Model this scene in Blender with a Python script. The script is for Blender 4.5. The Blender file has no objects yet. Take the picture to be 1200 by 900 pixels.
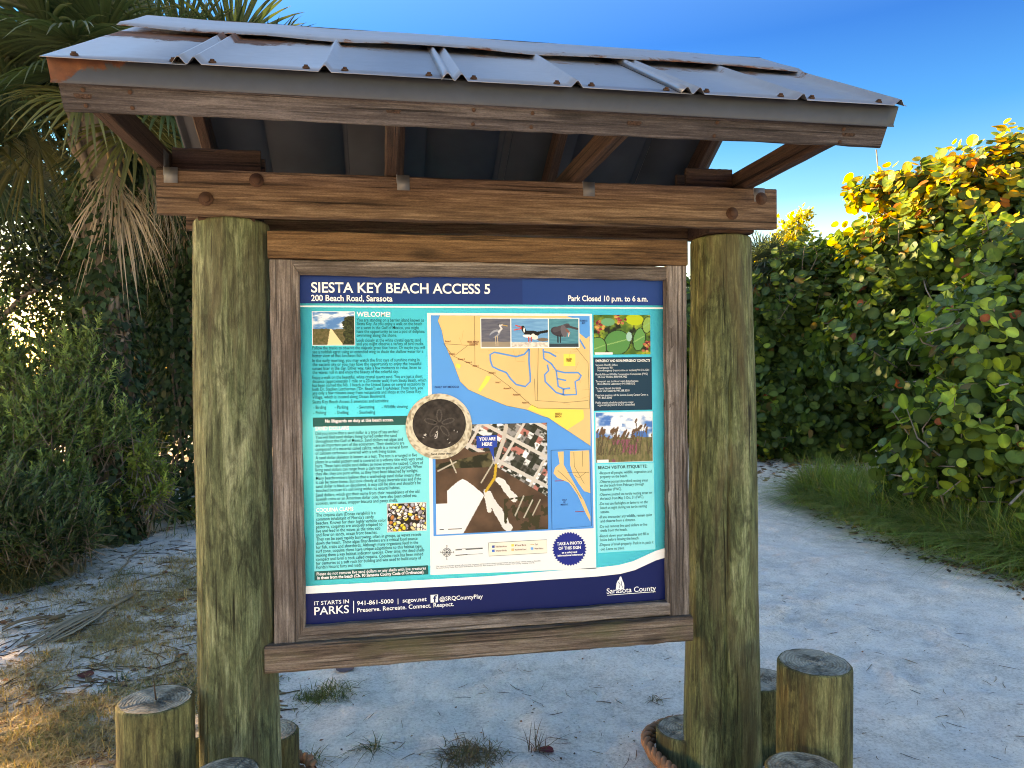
import bpy, bmesh, math, random
import numpy as np
from mathutils import Matrix, Vector

# ------------------------------------------------------------------ camera
S = bpy.context.scene
F_PX, YAW, PITCH, ROLL = 858.1, 0.1733, -0.0110, -0.0113
CAM = np.array([-0.2165, -2.5316, 1.5])
_fw = np.array([math.sin(YAW)*math.cos(PITCH), math.cos(YAW)*math.cos(PITCH), math.sin(PITCH)])
_r0 = np.array([math.cos(YAW), -math.sin(YAW), 0.0]); _u0 = np.cross(_r0, _fw)
RT = math.cos(ROLL)*_r0 + math.sin(ROLL)*_u0
UP = -math.sin(ROLL)*_r0 + math.cos(ROLL)*_u0
FW = _fw
cam_d = bpy.data.cameras.new('camera'); cam = bpy.data.objects.new('camera', cam_d)
S.collection.objects.link(cam); S.camera = cam
cam_d.sensor_width = 36; cam_d.lens = F_PX/1200*36; cam_d.clip_start = .05; cam_d.clip_end = 2000
cam.matrix_world = Matrix(((RT[0], UP[0], -FW[0], CAM[0]), (RT[1], UP[1], -FW[1], CAM[1]), (RT[2], UP[2], -FW[2], CAM[2]), (0, 0, 0, 1)))

# ------------------------------------------------------------------ sky, sun, exposure
SUN_AZ, SUN_EL = math.radians(-45), math.radians(13.5)      # azimuth from +Y, negative = to the left
SKY_DEPTH = [(0.0, (1.0, .88, .70)), (1.0, (.66, .66, .64)), (.08, (.66, .63, .56)), (.15, (.25, .34, .39)), (.22, (.075, .20, .31)), (.30, (.016, .14, .29)), (.40, (.003, .092, .26)), (.62, (.09, .22, .38))]
w = bpy.data.worlds.new('World'); S.world = w; w.use_nodes = True
nt = w.node_tree; nt.nodes.clear()
sky = nt.nodes.new('ShaderNodeTexSky'); sky.sky_type = 'NISHITA'; sky.sun_disc = False
sky.sun_elevation = SUN_EL; sky.sun_rotation = SUN_AZ
sky.air_density = 1.0; sky.dust_density = 1.0; sky.ozone_density = 1.0
hs = nt.nodes.new('ShaderNodeHueSaturation'); hs.inputs['Saturation'].default_value = 1.1
bg = nt.nodes.new('ShaderNodeBackground'); bg.inputs['Strength'].default_value = 0.10
wo = nt.nodes.new('ShaderNodeOutputWorld')
tcw = nt.nodes.new('ShaderNodeTexCoord'); sep = nt.nodes.new('ShaderNodeSeparateXYZ'); nt.links.new(tcw.outputs['Generated'], sep.inputs[0])
dp = nt.nodes.new('ShaderNodeValToRGB'); nt.links.new(sep.outputs['Z'], dp.inputs[0])     # clear air: pale towards the horizon, deep blue above, all round
for i_, (p_, c_) in enumerate(SKY_DEPTH):
    e_ = dp.color_ramp.elements[i_] if i_ < 2 else dp.color_ramp.elements.new(p_)
    e_.position = p_; e_.color = (*c_, 1)
mw = nt.nodes.new('ShaderNodeMix'); mw.data_type = 'RGBA'; mw.blend_type = 'MULTIPLY'; mw.inputs[0].default_value = 1
nt.links.new(sky.outputs[0], hs.inputs['Color']); nt.links.new(hs.outputs[0], mw.inputs[6]); nt.links.new(dp.outputs[0], mw.inputs[7])
nt.links.new(mw.outputs[2], bg.inputs[0]); nt.links.new(bg.outputs[0], wo.inputs[0])
sl = bpy.data.lights.new('sun', 'SUN'); sl.energy = 2.4; sl.angle = math.radians(0.5); sl.color = (1, .80, .52)
sun = bpy.data.objects.new('sun', sl); S.collection.objects.link(sun)
SUND = Vector((math.sin(SUN_AZ)*math.cos(SUN_EL), math.cos(SUN_AZ)*math.cos(SUN_EL), math.sin(SUN_EL)))
sun.rotation_euler = SUND.to_track_quat('Z', 'Y').to_euler(); sun.location = SUND*30
vs = S.view_settings; vs.view_transform = 'Standard'; vs.look = 'None'; vs.gamma = 1; vs.use_curve_mapping = False
vs.use_white_balance = True; vs.white_balance_temperature = 10500; vs.white_balance_tint = 18
vs.exposure = 4.12
S.cycles.use_denoising = True; S.cycles.filter_width = 1.05; S.cycles.max_bounces = 8; S.cycles.transparent_max_bounces = 8

# ------------------------------------------------------------------ helpers
def P(u, v, D):
    """photo pixel and forward distance -> world point"""
    return CAM + D*(FW + RT*(u-600)/F_PX - UP*(v-450)/F_PX)
def on_y(u, v, y):
    d = FW + RT*(u-600)/F_PX - UP*(v-450)/F_PX
    return CAM + d*((y-CAM[1])/d[1])
def on_g(u, v, z=0.0):
    d = FW + RT*(u-600)/F_PX - UP*(v-450)/F_PX
    return CAM + d*((z-CAM[2])/d[2])
def gp(u, D):
    p = P(u, 450, D); return np.array([p[0], p[1], 0.0])
def to_px(p):
    d = np.asarray(p)-CAM; z = d@FW
    return 600+F_PX*(d@RT)/z, 450-F_PX*(d@UP)/z, z
def lin(h):
    h = h.lstrip('#'); c = [int(h[i:i+2], 16)/255 for i in (0, 2, 4)]
    return tuple(x/12.92 if x <= .04045 else ((x+.055)/1.055)**2.4 for x in c)
def srgb(a):
    a = np.asarray(a, float); return np.where(a <= .04045, a/12.92, ((a+.055)/1.055)**2.4)
WM = {}
def link(name, data, parent=None, M=None, mat=None):
    o = bpy.data.objects.new(name, data); S.collection.objects.link(o)
    M = M if M is not None else Matrix()
    o.matrix_basis = M; WM[o.name] = M.copy()
    if parent is not None:
        o.parent = parent; o.matrix_parent_inverse = WM[parent.name].inverted()
    if mat is not None and data is not None and not data.materials:
        data.materials.append(mat)
    return o
def T(x=0, y=0, z=0): return Matrix.Translation((float(x), float(y), float(z)))
def empty(name, loc, label, cat, group=None):
    o = link(name, None, None, T(*loc)); o.empty_display_size = .2
    return tag(o, label, cat, group)
def tag(o, label=None, cat=None, group=None, kind=None):
    if label: o['label'] = label
    if cat: o['category'] = cat
    if group: o['group'] = group
    if kind: o['kind'] = kind
    return o
def mesh(name, V, tris=None, quads=None, col=None, smooth=False, polys=None):
    V = np.asarray(V, np.float32).reshape(-1, 3)
    me = bpy.data.meshes.new(name)
    if polys is not None:
        me.from_pydata(V.tolist(), [], polys)
    else:
        tris = np.zeros((0, 3), np.int32) if tris is None else np.asarray(tris, np.int32).reshape(-1, 3)
        quads = np.zeros((0, 4), np.int32) if quads is None else np.asarray(quads, np.int32).reshape(-1, 4)
        me.vertices.add(len(V)); me.vertices.foreach_set('co', V.ravel())
        me.loops.add(tris.size+quads.size)
        me.loops.foreach_set('vertex_index', np.concatenate([tris.ravel(), quads.ravel()]))
        n3, n4 = len(tris), len(quads)
        me.polygons.add(n3+n4)
        st = np.concatenate([np.arange(n3)*3, n3*3+np.arange(n4)*4]).astype(np.int32)
        me.polygons.foreach_set('loop_start', st)
        me.update(calc_edges=True)
    if col is not None:
        a = me.attributes.new('col', 'FLOAT_COLOR', 'POINT')
        c = np.ones((len(V), 4), np.float32); c[:, :3] = col
        a.data.foreach_set('color', c.ravel())
    if smooth:
        me.polygons.foreach_set('use_smooth', np.ones(len(me.polygons), bool))
    me.validate()
    return me
class Acc:
    def __init__(s): s.V = []; s.t = []; s.q = []; s.c = []; s.n = 0
    def add(s, V, tris=None, quads=None, col=None):
        V = np.asarray(V, float).reshape(-1, 3)
        if tris is not None: s.t.append(np.asarray(tris, int).reshape(-1, 3)+s.n)
        if quads is not None: s.q.append(np.asarray(quads, int).reshape(-1, 4)+s.n)
        s.V.append(V); s.n += len(V)
        c = np.array((1., 1, 1) if col is None else col, float)
        s.c.append(np.broadcast_to(c, (len(V), 3)) if c.ndim == 1 else c)
    def tube(s, pts, rad, sides=6, col=None, cap=True):
        pts = np.asarray(pts, float); n = len(pts); rad = np.broadcast_to(np.asarray(rad, float), (n,))
        tg = np.gradient(pts, axis=0); tg /= np.linalg.norm(tg, axis=1)[:, None]+1e-9
        ref = np.array([0, 0, 1.]) if abs(tg[0][2]) < .9 else np.array([1., 0, 0])
        a = np.cross(tg, ref); a /= np.linalg.norm(a, axis=1)[:, None]+1e-9; b = np.cross(tg, a)
        th = np.arange(sides)*2*math.pi/sides
        V = pts[:, None]+rad[:, None, None]*(a[:, None]*np.cos(th)[None, :, None]+b[:, None]*np.sin(th)[None, :, None])
        i = np.arange(n-1)[:, None]*sides; j = np.arange(sides)[None]; k = (j+1) % sides
        q = np.stack([i+j, i+k, i+sides+k, i+sides+j], -1).reshape(-1, 4)
        tr = None
        V = V.reshape(-1, 3)
        if cap:
            V = np.vstack([V, pts[0], pts[-1]]); m = n*sides
            jj = np.arange(sides); kk = (jj+1) % sides
            tr = np.vstack([np.stack([np.full(sides, m), kk, jj], 1), np.stack([np.full(sides, m+1), (n-1)*sides+jj, (n-1)*sides+kk], 1)])
        s.add(V, tr, q, col)
    def box(s, c, h, col=None, M=None):
        c = np.array(c, float); h = np.array(h, float)
        sg = np.array([(x, y, z) for x in (-1, 1) for y in (-1, 1) for z in (-1, 1)], float)
        V = sg*h
        if M is not None: V = V@np.array(M).T
        s.add(V+c, None, [(0, 1, 3, 2), (4, 6, 7, 5), (0, 4, 5, 1), (2, 3, 7, 6), (0, 2, 6, 4), (1, 5, 7, 3)], col)
    def mesh(s, name, smooth=False, color=True):
        t = np.vstack(s.t) if s.t else None; q = np.vstack(s.q) if s.q else None
        return mesh(name, np.vstack(s.V), t, q, np.vstack(s.c) if color else None, smooth)
def nrm(a): return a/(np.linalg.norm(a, axis=-1, keepdims=True)+1e-9)
# value noise -------------------------------------------------------
_rn = np.random.default_rng(99); _TAB = _rn.random((256, 256))
def vnoise(x, y):
    x = np.asarray(x, float); y = np.asarray(y, float)
    xi = np.floor(x).astype(int); yi = np.floor(y).astype(int); fx = x-xi; fy = y-yi
    fx = fx*fx*(3-2*fx); fy = fy*fy*(3-2*fy)
    g = lambda a, b: _TAB[a & 255, b & 255]
    return (g(xi, yi)*(1-fx)+g(xi+1, yi)*fx)*(1-fy)+(g(xi, yi+1)*(1-fx)+g(xi+1, yi+1)*fx)*fy
def fbm(x, y, o=4):
    s = 0; a = .5; t = 0
    for k in range(o):
        s = s+a*vnoise(x*2**k+17.3*k, y*2**k+5.1*k); t += a; a *= .5
    return s/t

# ------------------------------------------------------------------ materials
def new_mat(name):
    m = bpy.data.materials.new(name); m.use_nodes = True
    n = m.node_tree.nodes; l = m.node_tree.links; b = n['Principled BSDF']
    return m, n, l, b
def rgb(c): return (c[0], c[1], c[2], 1)
def ramp(n, stops):
    r = n.new('ShaderNodeValToRGB'); e = r.color_ramp.elements
    while len(e) < len(stops): e.new(.5)
    for i, (p, c) in enumerate(stops):
        e[i].position = p; e[i].color = rgb(c) if not isinstance(c, (int, float)) else (c, c, c, 1)
    return r
def mixc(n, l, a, b, fac, mode='MIX'):
    m = n.new('ShaderNodeMix'); m.data_type = 'RGBA'; m.blend_type = mode; m.clamp_factor = True
    for s, v in ((m.inputs[0], fac), (m.inputs[6], a), (m.inputs[7], b)):
        if hasattr(v, 'is_linked'): l.new(v, s)
        elif isinstance(v, (int, float)): s.default_value = v
        else: s.default_value = rgb(v)
    return m.outputs[2]
def noise(n, l, vec, scale, detail=4, rough=.55, dist=0):
    t = n.new('ShaderNodeTexNoise'); t.inputs['Scale'].default_value = scale; t.inputs['Detail'].default_value = detail
    t.inputs['Roughness'].default_value = rough; t.inputs['Distortion'].default_value = dist
    if vec is not None: l.new(vec, t.inputs['Vector'])
    return t.outputs['Fac']
def coords(n, l, scale=(1, 1, 1), rand=True, kind='Object'):
    tc = n.new('ShaderNodeTexCoord'); mp = n.new('ShaderNodeMapping'); mp.inputs['Scale'].default_value = scale
    src = tc.outputs[kind]
    if rand:
        oi = n.new('ShaderNodeObjectInfo'); mu = n.new('ShaderNodeMath'); mu.operation = 'MULTIPLY'; mu.inputs[1].default_value = 37
        l.new(oi.outputs['Random'], mu.inputs[0]); ad = n.new('ShaderNodeVectorMath'); ad.operation = 'ADD'
        l.new(src, ad.inputs[0]); l.new(mu.outputs[0], ad.inputs[1]); src = ad.outputs[0]
    l.new(src, mp.inputs['Vector']); return mp.outputs[0]
def bump(n, l, b, h, strength=.4, dist=.01):
    bp = n.new('ShaderNodeBump'); bp.inputs['Strength'].default_value = strength; bp.inputs['Distance'].default_value = dist
    l.new(h, bp.inputs['Height']); l.new(bp.outputs[0], b.inputs['Normal'])
def addm(n, l, a, b, op='ADD'):
    m = n.new('ShaderNodeMath'); m.operation = op
    for s, v in ((m.inputs[0], a), (m.inputs[1], b)):
        if isinstance(v, (int, float)): s.default_value = v
        else: l.new(v, s)
    return m.outputs[0]
def wood(name, dark, mid, light, axis=0, fine=1.0, stain=None, stain_amt=.5, rough=.8):
    m, n, l, b = new_mat(name)
    def ax(a, c): s = [c, c, c]; s[axis] = a; return s
    big = noise(n, l, coords(n, l, ax(.9, 9)), 2.2, 5, .55, .8)
    grain = noise(n, l, coords(n, l, ax(2.6, 85*fine)), 2.0, 8, .68, .35)
    speck = noise(n, l, coords(n, l, ax(60, 190)), 2.0, 4, .7)
    r = ramp(n, [(.36, dark), (.50, mid), (.64, light)]); l.new(addm(n, l, addm(n, l, big, .45, 'MULTIPLY'), addm(n, l, grain, .55, 'MULTIPLY')), r.inputs[0])
    col = r.outputs[0]
    cracks = ramp(n, [(.33, 0.18), (.43, 1.0)]); l.new(noise(n, l, coords(n, l, ax(.8, 75*fine)), 1.6, 3, .5, .1), cracks.inputs[0])
    col = mixc(n, l, col, cracks.outputs[0], .9, 'MULTIPLY')
    sr_ = ramp(n, [(.30, .62), (.62, 1.12)]); l.new(speck, sr_.inputs[0]); col = mixc(n, l, col, sr_.outputs[0], .8, 'MULTIPLY')
    # knots
    vo = n.new('ShaderNodeTexVoronoi'); vo.inputs['Scale'].default_value = 1.0
    l.new(coords(n, l, ax(2.3, 7)), vo.inputs['Vector'])
    kr = ramp(n, [(.07, 0.25), (.16, 1.0)]); l.new(vo.outputs['Distance'], kr.inputs[0])
    col = mixc(n, l, col, kr.outputs[0], .7, 'MULTIPLY')
    if stain is not None:
        sr = ramp(n, [(.48, 0.0), (.66, 1.0)]); l.new(noise(n, l, coords(n, l, ax(1.5, 4)), 2.0, 5, .6), sr.inputs[0])
        col = mixc(n, l, col, stain, addm(n, l, sr.outputs[0], stain_amt, 'MULTIPLY'))
    l.new(col, b.inputs['Base Color']); b.inputs['Roughness'].default_value = rough; b.inputs['Specular IOR Level'].default_value = .25
    bump(n, l, b, addm(n, l, addm(n, l, addm(n, l, grain, speck), cracks.outputs[0]), kr.outputs[0]), .7, .004)
    return m
def plain(name, c, rough=.6, metal=0, spec=.4, var=.12, vscale=8, bmp=0):
    m, n, l, b = new_mat(name)
    f = noise(n, l, coords(n, l), vscale, 4)
    r = ramp(n, [(.25, tuple(x*(1-var) for x in c)), (.75, tuple(min(1, x*(1+var)) for x in c))]); l.new(f, r.inputs[0])
    l.new(r.outputs[0], b.inputs['Base Color']); b.inputs['Roughness'].default_value = rough; b.inputs['Metallic'].default_value = metal
    b.inputs['Specular IOR Level'].default_value = spec
    if bmp: bump(n, l, b, f, bmp, .003)
    return m
def attr_mat(name, rough=.6, transl=0., tcol=(1.25, 1.2, .45), spec=.3, objcol=False, sheen=0):
    """colour from the mesh's colour attribute (or the object's own colour), with leaf translucency"""
    m, n, l, b = new_mat(name)
    if objcol:
        a = n.new('ShaderNodeObjectInfo'); c = a.outputs['Color']
        v = n.new('ShaderNodeAttribute'); v.attribute_name = 'col'
        c = mixc(n, l, c, v.outputs['Color'], 1.0, 'MULTIPLY')
    else:
        a = n.new('ShaderNodeAttribute'); a.attribute_name = 'col'; c = a.outputs['Color']
    l.new(c, b.inputs['Base Color']); b.inputs['Roughness'].default_value = rough; b.inputs['Specular IOR Level'].default_value = spec
    if transl:
        tr = n.new('ShaderNodeBsdfTranslucent'); l.new(mixc(n, l, c, tcol, 1.0, 'MULTIPLY'), tr.inputs[0])
        mx = n.new('ShaderNodeMixShader'); mx.inputs[0].default_value = transl
        l.new(b.outputs[0], mx.inputs[1]); l.new(tr.outputs[0], mx.inputs[2]); l.new(mx.outputs[0], n['Material Output'].inputs[0])
    return m
M = {}
M['fascia'] = wood('fascia wood', (.018, .016, .018), (.054, .048, .052), (.125, .115, .122))
M['beam'] = wood('beam wood', (.032, .019, .013), (.115, .074, .051), (.25, .18, .13), fine=.8)
M['rail'] = wood('rail wood', (.035, .017, .009), (.13, .073, .038), (.24, .148, .082), fine=.7)
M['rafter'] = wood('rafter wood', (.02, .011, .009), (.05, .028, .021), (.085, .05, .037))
M['stile'] = wood('weathered wood', (.045, .036, .033), (.165, .138, .126), (.37, .33, .31), stain=(.06, .047, .042), stain_amt=.6)
M['sill'] = wood('sill wood', (.035, .024, .018), (.14, .10, .08), (.29, .235, .195), stain=(.10, .10, .045), stain_amt=.6)
def post_mat(name, dark, mid, light, brown):
    m, n, l, b = new_mat(name)
    big = noise(n, l, coords(n, l, (5, 5, .9)), 1.6, 5, .6, 1.2)
    gr = noise(n, l, coords(n, l, (46, 46, 3.2)), 1.6, 8, .70, 1.0)
    pt = noise(n, l, coords(n, l, (9, 9, 2.6)), 2.2, 7, .66, 1.6)
    sk = noise(n, l, coords(n, l, (150, 150, 60)), 1.6, 4, .7)
    r = ramp(n, [(.37, dark), (.49, mid), (.63, light)]); l.new(addm(n, l, addm(n, l, big, .5, 'MULTIPLY'), addm(n, l, gr, .5, 'MULTIPLY')), r.inputs[0])
    br = ramp(n, [(.46, 0.), (.60, 1.)]); l.new(noise(n, l, coords(n, l, (7, 7, 1.1)), 1.4, 4, .6, .8), br.inputs[0])
    pr_ = ramp(n, [(.40, .45), (.50, 1.0), (.62, 1.35)]); l.new(pt, pr_.inputs[0])
    kr_ = ramp(n, [(.30, .65), (.62, 1.12)]); l.new(sk, kr_.inputs[0])
    c = mixc(n, l, mixc(n, l, r.outputs[0], pr_.outputs[0], .85, 'MULTIPLY'), kr_.outputs[0], .8, 'MULTIPLY')
    c = mixc(n, l, c, brown, addm(n, l, br.outputs[0], .55, 'MULTIPLY'))
    wv = n.new('ShaderNodeTexWave'); wv.wave_type = 'RINGS'; wv.rings_direction = 'SPHERICAL'; wv.inputs['Scale'].default_value = 9; wv.inputs['Distortion'].default_value = 14
    wv.inputs['Detail'].default_value = 3; wv.inputs['Detail Scale'].default_value = .8
    l.new(coords(n, l, (4, 4, .55)), wv.inputs['Vector'])
    wr = ramp(n, [(.0, .62), (.35, 1.0)]); l.new(wv.outputs['Fac'], wr.inputs[0])
    c = mixc(n, l, c, wr.outputs[0], .55, 'MULTIPLY')
    ck = ramp(n, [(.30, .10), (.36, 1.)]); l.new(noise(n, l, coords(n, l, (60, 60, 1.3)), 1.3, 4, .6, .5), ck.inputs[0])
    c = mixc(n, l, c, ck.outputs[0], .9, 'MULTIPLY')
    l.new(c, b.inputs['Base Color']); b.inputs['Roughness'].default_value = .8; b.inputs['Specular IOR Level'].default_value = .25
    bump(n, l, b, addm(n, l, addm(n, l, gr, sk), ck.outputs[0]), .8, .005)
    return m
M['post'] = post_mat('treated post', (.024, .032, .018), (.09, .115, .06), (.25, .28, .17), (.078, .068, .040))
M['post_worn'] = post_mat('worn treated post', (.026, .033, .017), (.10, .125, .056), (.29, .315, .175), (.095, .078, .042))
M['stump'] = post_mat('stump side', (.022, .026, .014), (.085, .09, .04), (.23, .23, .105), (.09, .065, .032))
def cut_mat():
    m, n, l, b = new_mat('cut log end')
    vec = coords(n, l, (1, 1, 1))
    tc = n.new('ShaderNodeTexCoord')
    wv = n.new('ShaderNodeTexWave'); wv.wave_type = 'RINGS'; wv.rings_direction = 'Z'; wv.inputs['Scale'].default_value = 30
    wv.inputs['Distortion'].default_value = 5.5; wv.inputs['Detail'].default_value = 3; wv.inputs['Detail Scale'].default_value = 2
    l.new(tc.outputs['Object'], wv.inputs['Vector'])
    r = ramp(n, [(0, (.29, .255, .205)), (.6, (.36, .322, .262)), (1, (.42, .38, .31))]); l.new(wv.outputs['Fac'], r.inputs[0])
    d = ramp(n, [(.38, .10), (.56, 1.0)]); l.new(noise(n, l, vec, 14, 5, .65), d.inputs[0])
    c = mixc(n, l, r.outputs[0], d.outputs[0], .8, 'MULTIPLY')
    l.new(c, b.inputs['Base Color']); b.inputs['Roughness'].default_value = .9; b.inputs['Specular IOR Level'].default_value = .15
    bump(n, l, b, addm(n, l, wv.outputs['Fac'], d.outputs[0]), .6, .004)
    return m
M['cut'] = cut_mat()
def metal_mat(name, base, rust_lo, rust_hi, rough=.42, metal=.75):
    m, n, l, b = new_mat(name)
    vec = coords(n, l, (1, 1, 1), rand=False)
    sp = noise(n, l, vec, 30, 3, .6); bigv = noise(n, l, vec, 3, 5, .6)
    r = ramp(n, [(.3, tuple(x*.78 for x in base)), (.7, base)]); l.new(addm(n, l, addm(n, l, sp, .4, 'MULTIPLY'), addm(n, l, bigv, .6, 'MULTIPLY')), r.inputs[0])
    a = n.new('ShaderNodeAttribute'); a.attribute_name = 'rust'
    rn = addm(n, l, addm(n, l, noise(n, l, vec, 9, 7, .68, .6), .8, 'MULTIPLY'), a.outputs['Fac'])
    rr = ramp(n, [(rust_lo, 0.), (rust_hi, 1.)]); l.new(rn, rr.inputs[0])
    rc = ramp(n, [(.3, (.028, .009, .006)), (.6, (.11, .036, .016)), (.8, (.22, .095, .045))]); l.new(noise(n, l, vec, 22, 5, .6), rc.inputs[0])
    l.new(mixc(n, l, r.outputs[0], rc.outputs[0], rr.outputs[0]), b.inputs['Base Color'])
    inv = addm(n, l, 1.0, rr.outputs[0], 'SUBTRACT')
    l.new(addm(n, l, inv, metal, 'MULTIPLY'), b.inputs['Metallic'])
    rg = n.new('ShaderNodeMapRange'); rg.inputs[3].default_value = rough; rg.inputs[4].default_value = .85; l.new(rr.outputs[0], rg.inputs[0])
    l.new(rg.outputs[0], b.inputs['Roughness'])
    bump(n, l, b, addm(n, l, bigv, sp), .12, .004)
    return m
M['roof'] = metal_mat('galvanised roofing', (.29, .30, .335), .72, .80)
M['flash'] = metal_mat('galvanised flashing', (.050, .062, .085), .78, .84, rough=.55, metal=.5)
M['under'] = plain('shade darkened metal underside', (.028, .033, .045), .8, .1, var=.3, vscale=5)  # shade under the roof put into the colour, darker than the upper face
M['tie'] = plain('zinc plate', (.13, .14, .15), .55, .5, bmp=.2)
M['bolt'] = plain('rusty iron', (.06, .03, .02), .8, .3)
M['rope'] = plain('old rope', (.26, .12, .065), .9, var=.35, vscale=40, bmp=.5)

# ------------------------------------------------------------------ ground and path
_fr = np.random.default_rng(31); _steps = []
for _k in range(9):                                   # trails of footprints along the path
    _a = np.array([_fr.uniform(-.2, 3.4), _fr.uniform(-.6, 1.0)]); _d = nrm(np.array([_fr.uniform(.15, .55), 1.0])); _sd = np.array([-_d[1], _d[0]])
    for _i in range(13): _steps.append((*(_a+_d*.62*_i+_sd*(.09 if _i % 2 else -.09)+_fr.normal(0, .03, 2)), math.atan2(_d[1], _d[0])+_fr.normal(0, .15), _fr.uniform(.6, 1.2)))
def steps_h(x, y):
    h = np.zeros(np.shape(x)); x = np.asarray(x); y = np.asarray(y)
    for (sx, sy, a, dp) in _steps:
        k = (np.abs(x-sx) < .35) & (np.abs(y-sy) < .35)
        if not k.any(): continue
        dx, dy = x[k]-sx, y[k]-sy; u_ = (dx*math.cos(a)+dy*math.sin(a))/.125; v_ = (-dx*math.sin(a)+dy*math.cos(a))/.055; r_ = u_**4+v_**2
        h[k] += dp*(-.016*np.exp(-r_**1.5)+.007*np.exp(-(np.sqrt(r_)-1.45)**2*5))
    return h
def ground_h(x, y):
    x = np.atleast_1d(np.asarray(x, float)); y = np.atleast_1d(np.asarray(y, float))
    return steps_h(x, y) + (fbm(x*.5+3, y*.5+7, 3)-.5)*.10 + (fbm(x*3, y*3, 3)-.5)*.045 + (fbm(x*7, y*7, 2)-.5)*.034
# path edges as seen in the photo, dropped on to the ground
_pe_right = [on_g(1330, 770)[:2], on_g(1200, 697)[:2], on_g(1120, 668)[:2], on_g(1040, 638)[:2], on_g(985, 610)[:2], on_g(950, 585)[:2], on_g(945, 560)[:2], on_g(985, 532)[:2]]
_pe_left = [on_g(880, 530)[:2], on_g(700, 545)[:2], on_g(470, 575)[:2], on_g(330, 650)[:2], on_g(300, 720)[:2], on_g(330, 800)[:2], on_g(330, 880)[:2], np.array([-.6, -1.0]), np.array([-1.0, -5.0]), np.array([3.2, -5.0])]
PATH = np.array(_pe_right+_pe_left)
def inside(x, y, poly=PATH):
    c = np.zeros(np.shape(x), bool); n = len(poly); j = n-1
    for i in range(n):
        xi, yi = poly[i]; xj, yj = poly[j]
        k = ((yi > y) != (yj > y)) & (x < (xj-xi)*(y-yi)/(yj-yi+1e-12)+xi); c ^= k; j = i
    return c
def edge_dist(x, y, poly=PATH):
    d = np.full(np.shape(x), 1e9); n = len(poly)
    for i in range(n):
        a = poly[i]; b_ = poly[(i+1) % n]; ab = b_-a
        t = np.clip(((x-a[0])*ab[0]+(y-a[1])*ab[1])/(ab@ab+1e-9), 0, 1)
        d = np.minimum(d, np.hypot(x-a[0]-t*ab[0], y-a[1]-t*ab[1]))
    return d
def litter(x, y):
    """0 on bare sand .. 1 where leaf litter and dry growth cover it"""
    s = np.where(inside(x, y), -1, 1)*edge_dist(x, y)
    s = s+(fbm(x*1.7, y*1.7, 4)-.5)*1.2
    return np.clip(.5+s*1.1, 0, 1)
def axis(lo, hi, step, far):
    a = list(np.arange(lo, hi+1e-6, step)); s = step
    x = hi
    while x < far: s *= 1.35; x += s; a.append(x)
    s = step; x = lo
    while x > -far: s *= 1.35; x -= s; a.insert(0, x)
    return np.array(a)
gx = axis(-6, 8, .04, 600); gy = axis(-.6, 12, .04, 600)
GX, GY = np.meshgrid(gx, gy); fade = np.clip(1.5-np.hypot(GX, GY-5)/40, 0, 1)
GZ = ground_h(GX, GY)*fade
nx, ny = len(gx), len(gy)
GV = np.stack([GX, GY, GZ], -1).reshape(-1, 3); LIT = litter(GX, GY).ravel()
ii = (np.arange(ny-1)[:, None]*nx+np.arange(nx-1)[None]).ravel()
GQ = np.stack([ii, ii+1, ii+nx+1, ii+nx], 1)
fc = GV[GQ].mean(1); isp = inside(fc[:, 0], fc[:, 1])
def sand_mat():
    m, n, l, b = new_mat('white quartz sand')
    v = coords(n, l, (1, 1, 1), rand=False)
    fine = noise(n, l, v, 75, 8, .78); mid = noise(n, l, v, 11, 6, .66); big = noise(n, l, v, 1.7, 4, .55)
    r = ramp(n, [(.40, (.48, .425, .38)), (.5, (.75, .68, .625)), (.58, (.88, .815, .76))])
    l.new(addm(n, l, addm(n, l, fine, .58, 'MULTIPLY'), addm(n, l, addm(n, l, mid, .24, 'MULTIPLY'), addm(n, l, big, .18, 'MULTIPLY'))), r.inputs[0])
    c = r.outputs[0]
    sp = ramp(n, [(.62, 0.), (.67, 1.)]); l.new(noise(n, l, v, 60, 5, .7), sp.inputs[0])
    c = mixc(n, l, c, (.13, .085, .06), addm(n, l, sp.outputs[0], .6, 'MULTIPLY'))
    a = n.new('ShaderNodeAttribute'); a.attribute_name = 'litter'
    ln = addm(n, l, a.outputs['Fac'], addm(n, l, addm(n, l, noise(n, l, v, 5, 9, .72, .6), .5, 'SUBTRACT'), 2.6, 'MULTIPLY'))
    lr = ramp(n, [(1.0, 0.), (1.4, 1.)]); l.new(ln, lr.inputs[0])
    lc = ramp(n, [(.3, (.07, .05, .035)), (.5, (.21, .16, .11)), (.7, (.40, .33, .24))]); l.new(noise(n, l, v, 38, 6, .7), lc.inputs[0])
    c = mixc(n, l, c, lc.outputs[0], addm(n, l, lr.outputs[0], .82, 'MULTIPLY'))
    l.new(c, b.inputs['Base Color']); b.inputs['Roughness'].default_value = .95; b.inputs['Specular IOR Level'].default_value = .1
    bump(n, l, b, addm(n, l, addm(n, l, fine, .45, 'MULTIPLY'), mid), .9, .035)
    return m
M['sand'] = sand_mat()
def sub_grid(name, faces):
    used = np.unique(faces); mp = np.zeros(len(GV), int); mp[used] = np.arange(len(used))
    me = mesh(name, GV[used], None, mp[faces], smooth=True)
    a = me.attributes.new('litter', 'FLOAT', 'POINT'); a.data.foreach_set('value', LIT[used].astype(np.float32))
    return me
tag(link('ground', sub_grid('ground', GQ[~isp]), mat=M['sand']), 'pale sandy ground scattered with litter and dry growth', kind='structure')
tag(link('sand_path', sub_grid('sand_path', GQ[isp]), mat=M['sand']), 'bare white sand path running past the sign', kind='structure')
def gz(x, y):
    r = ground_h(x, y); return r if np.ndim(x) else float(r[0])

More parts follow.
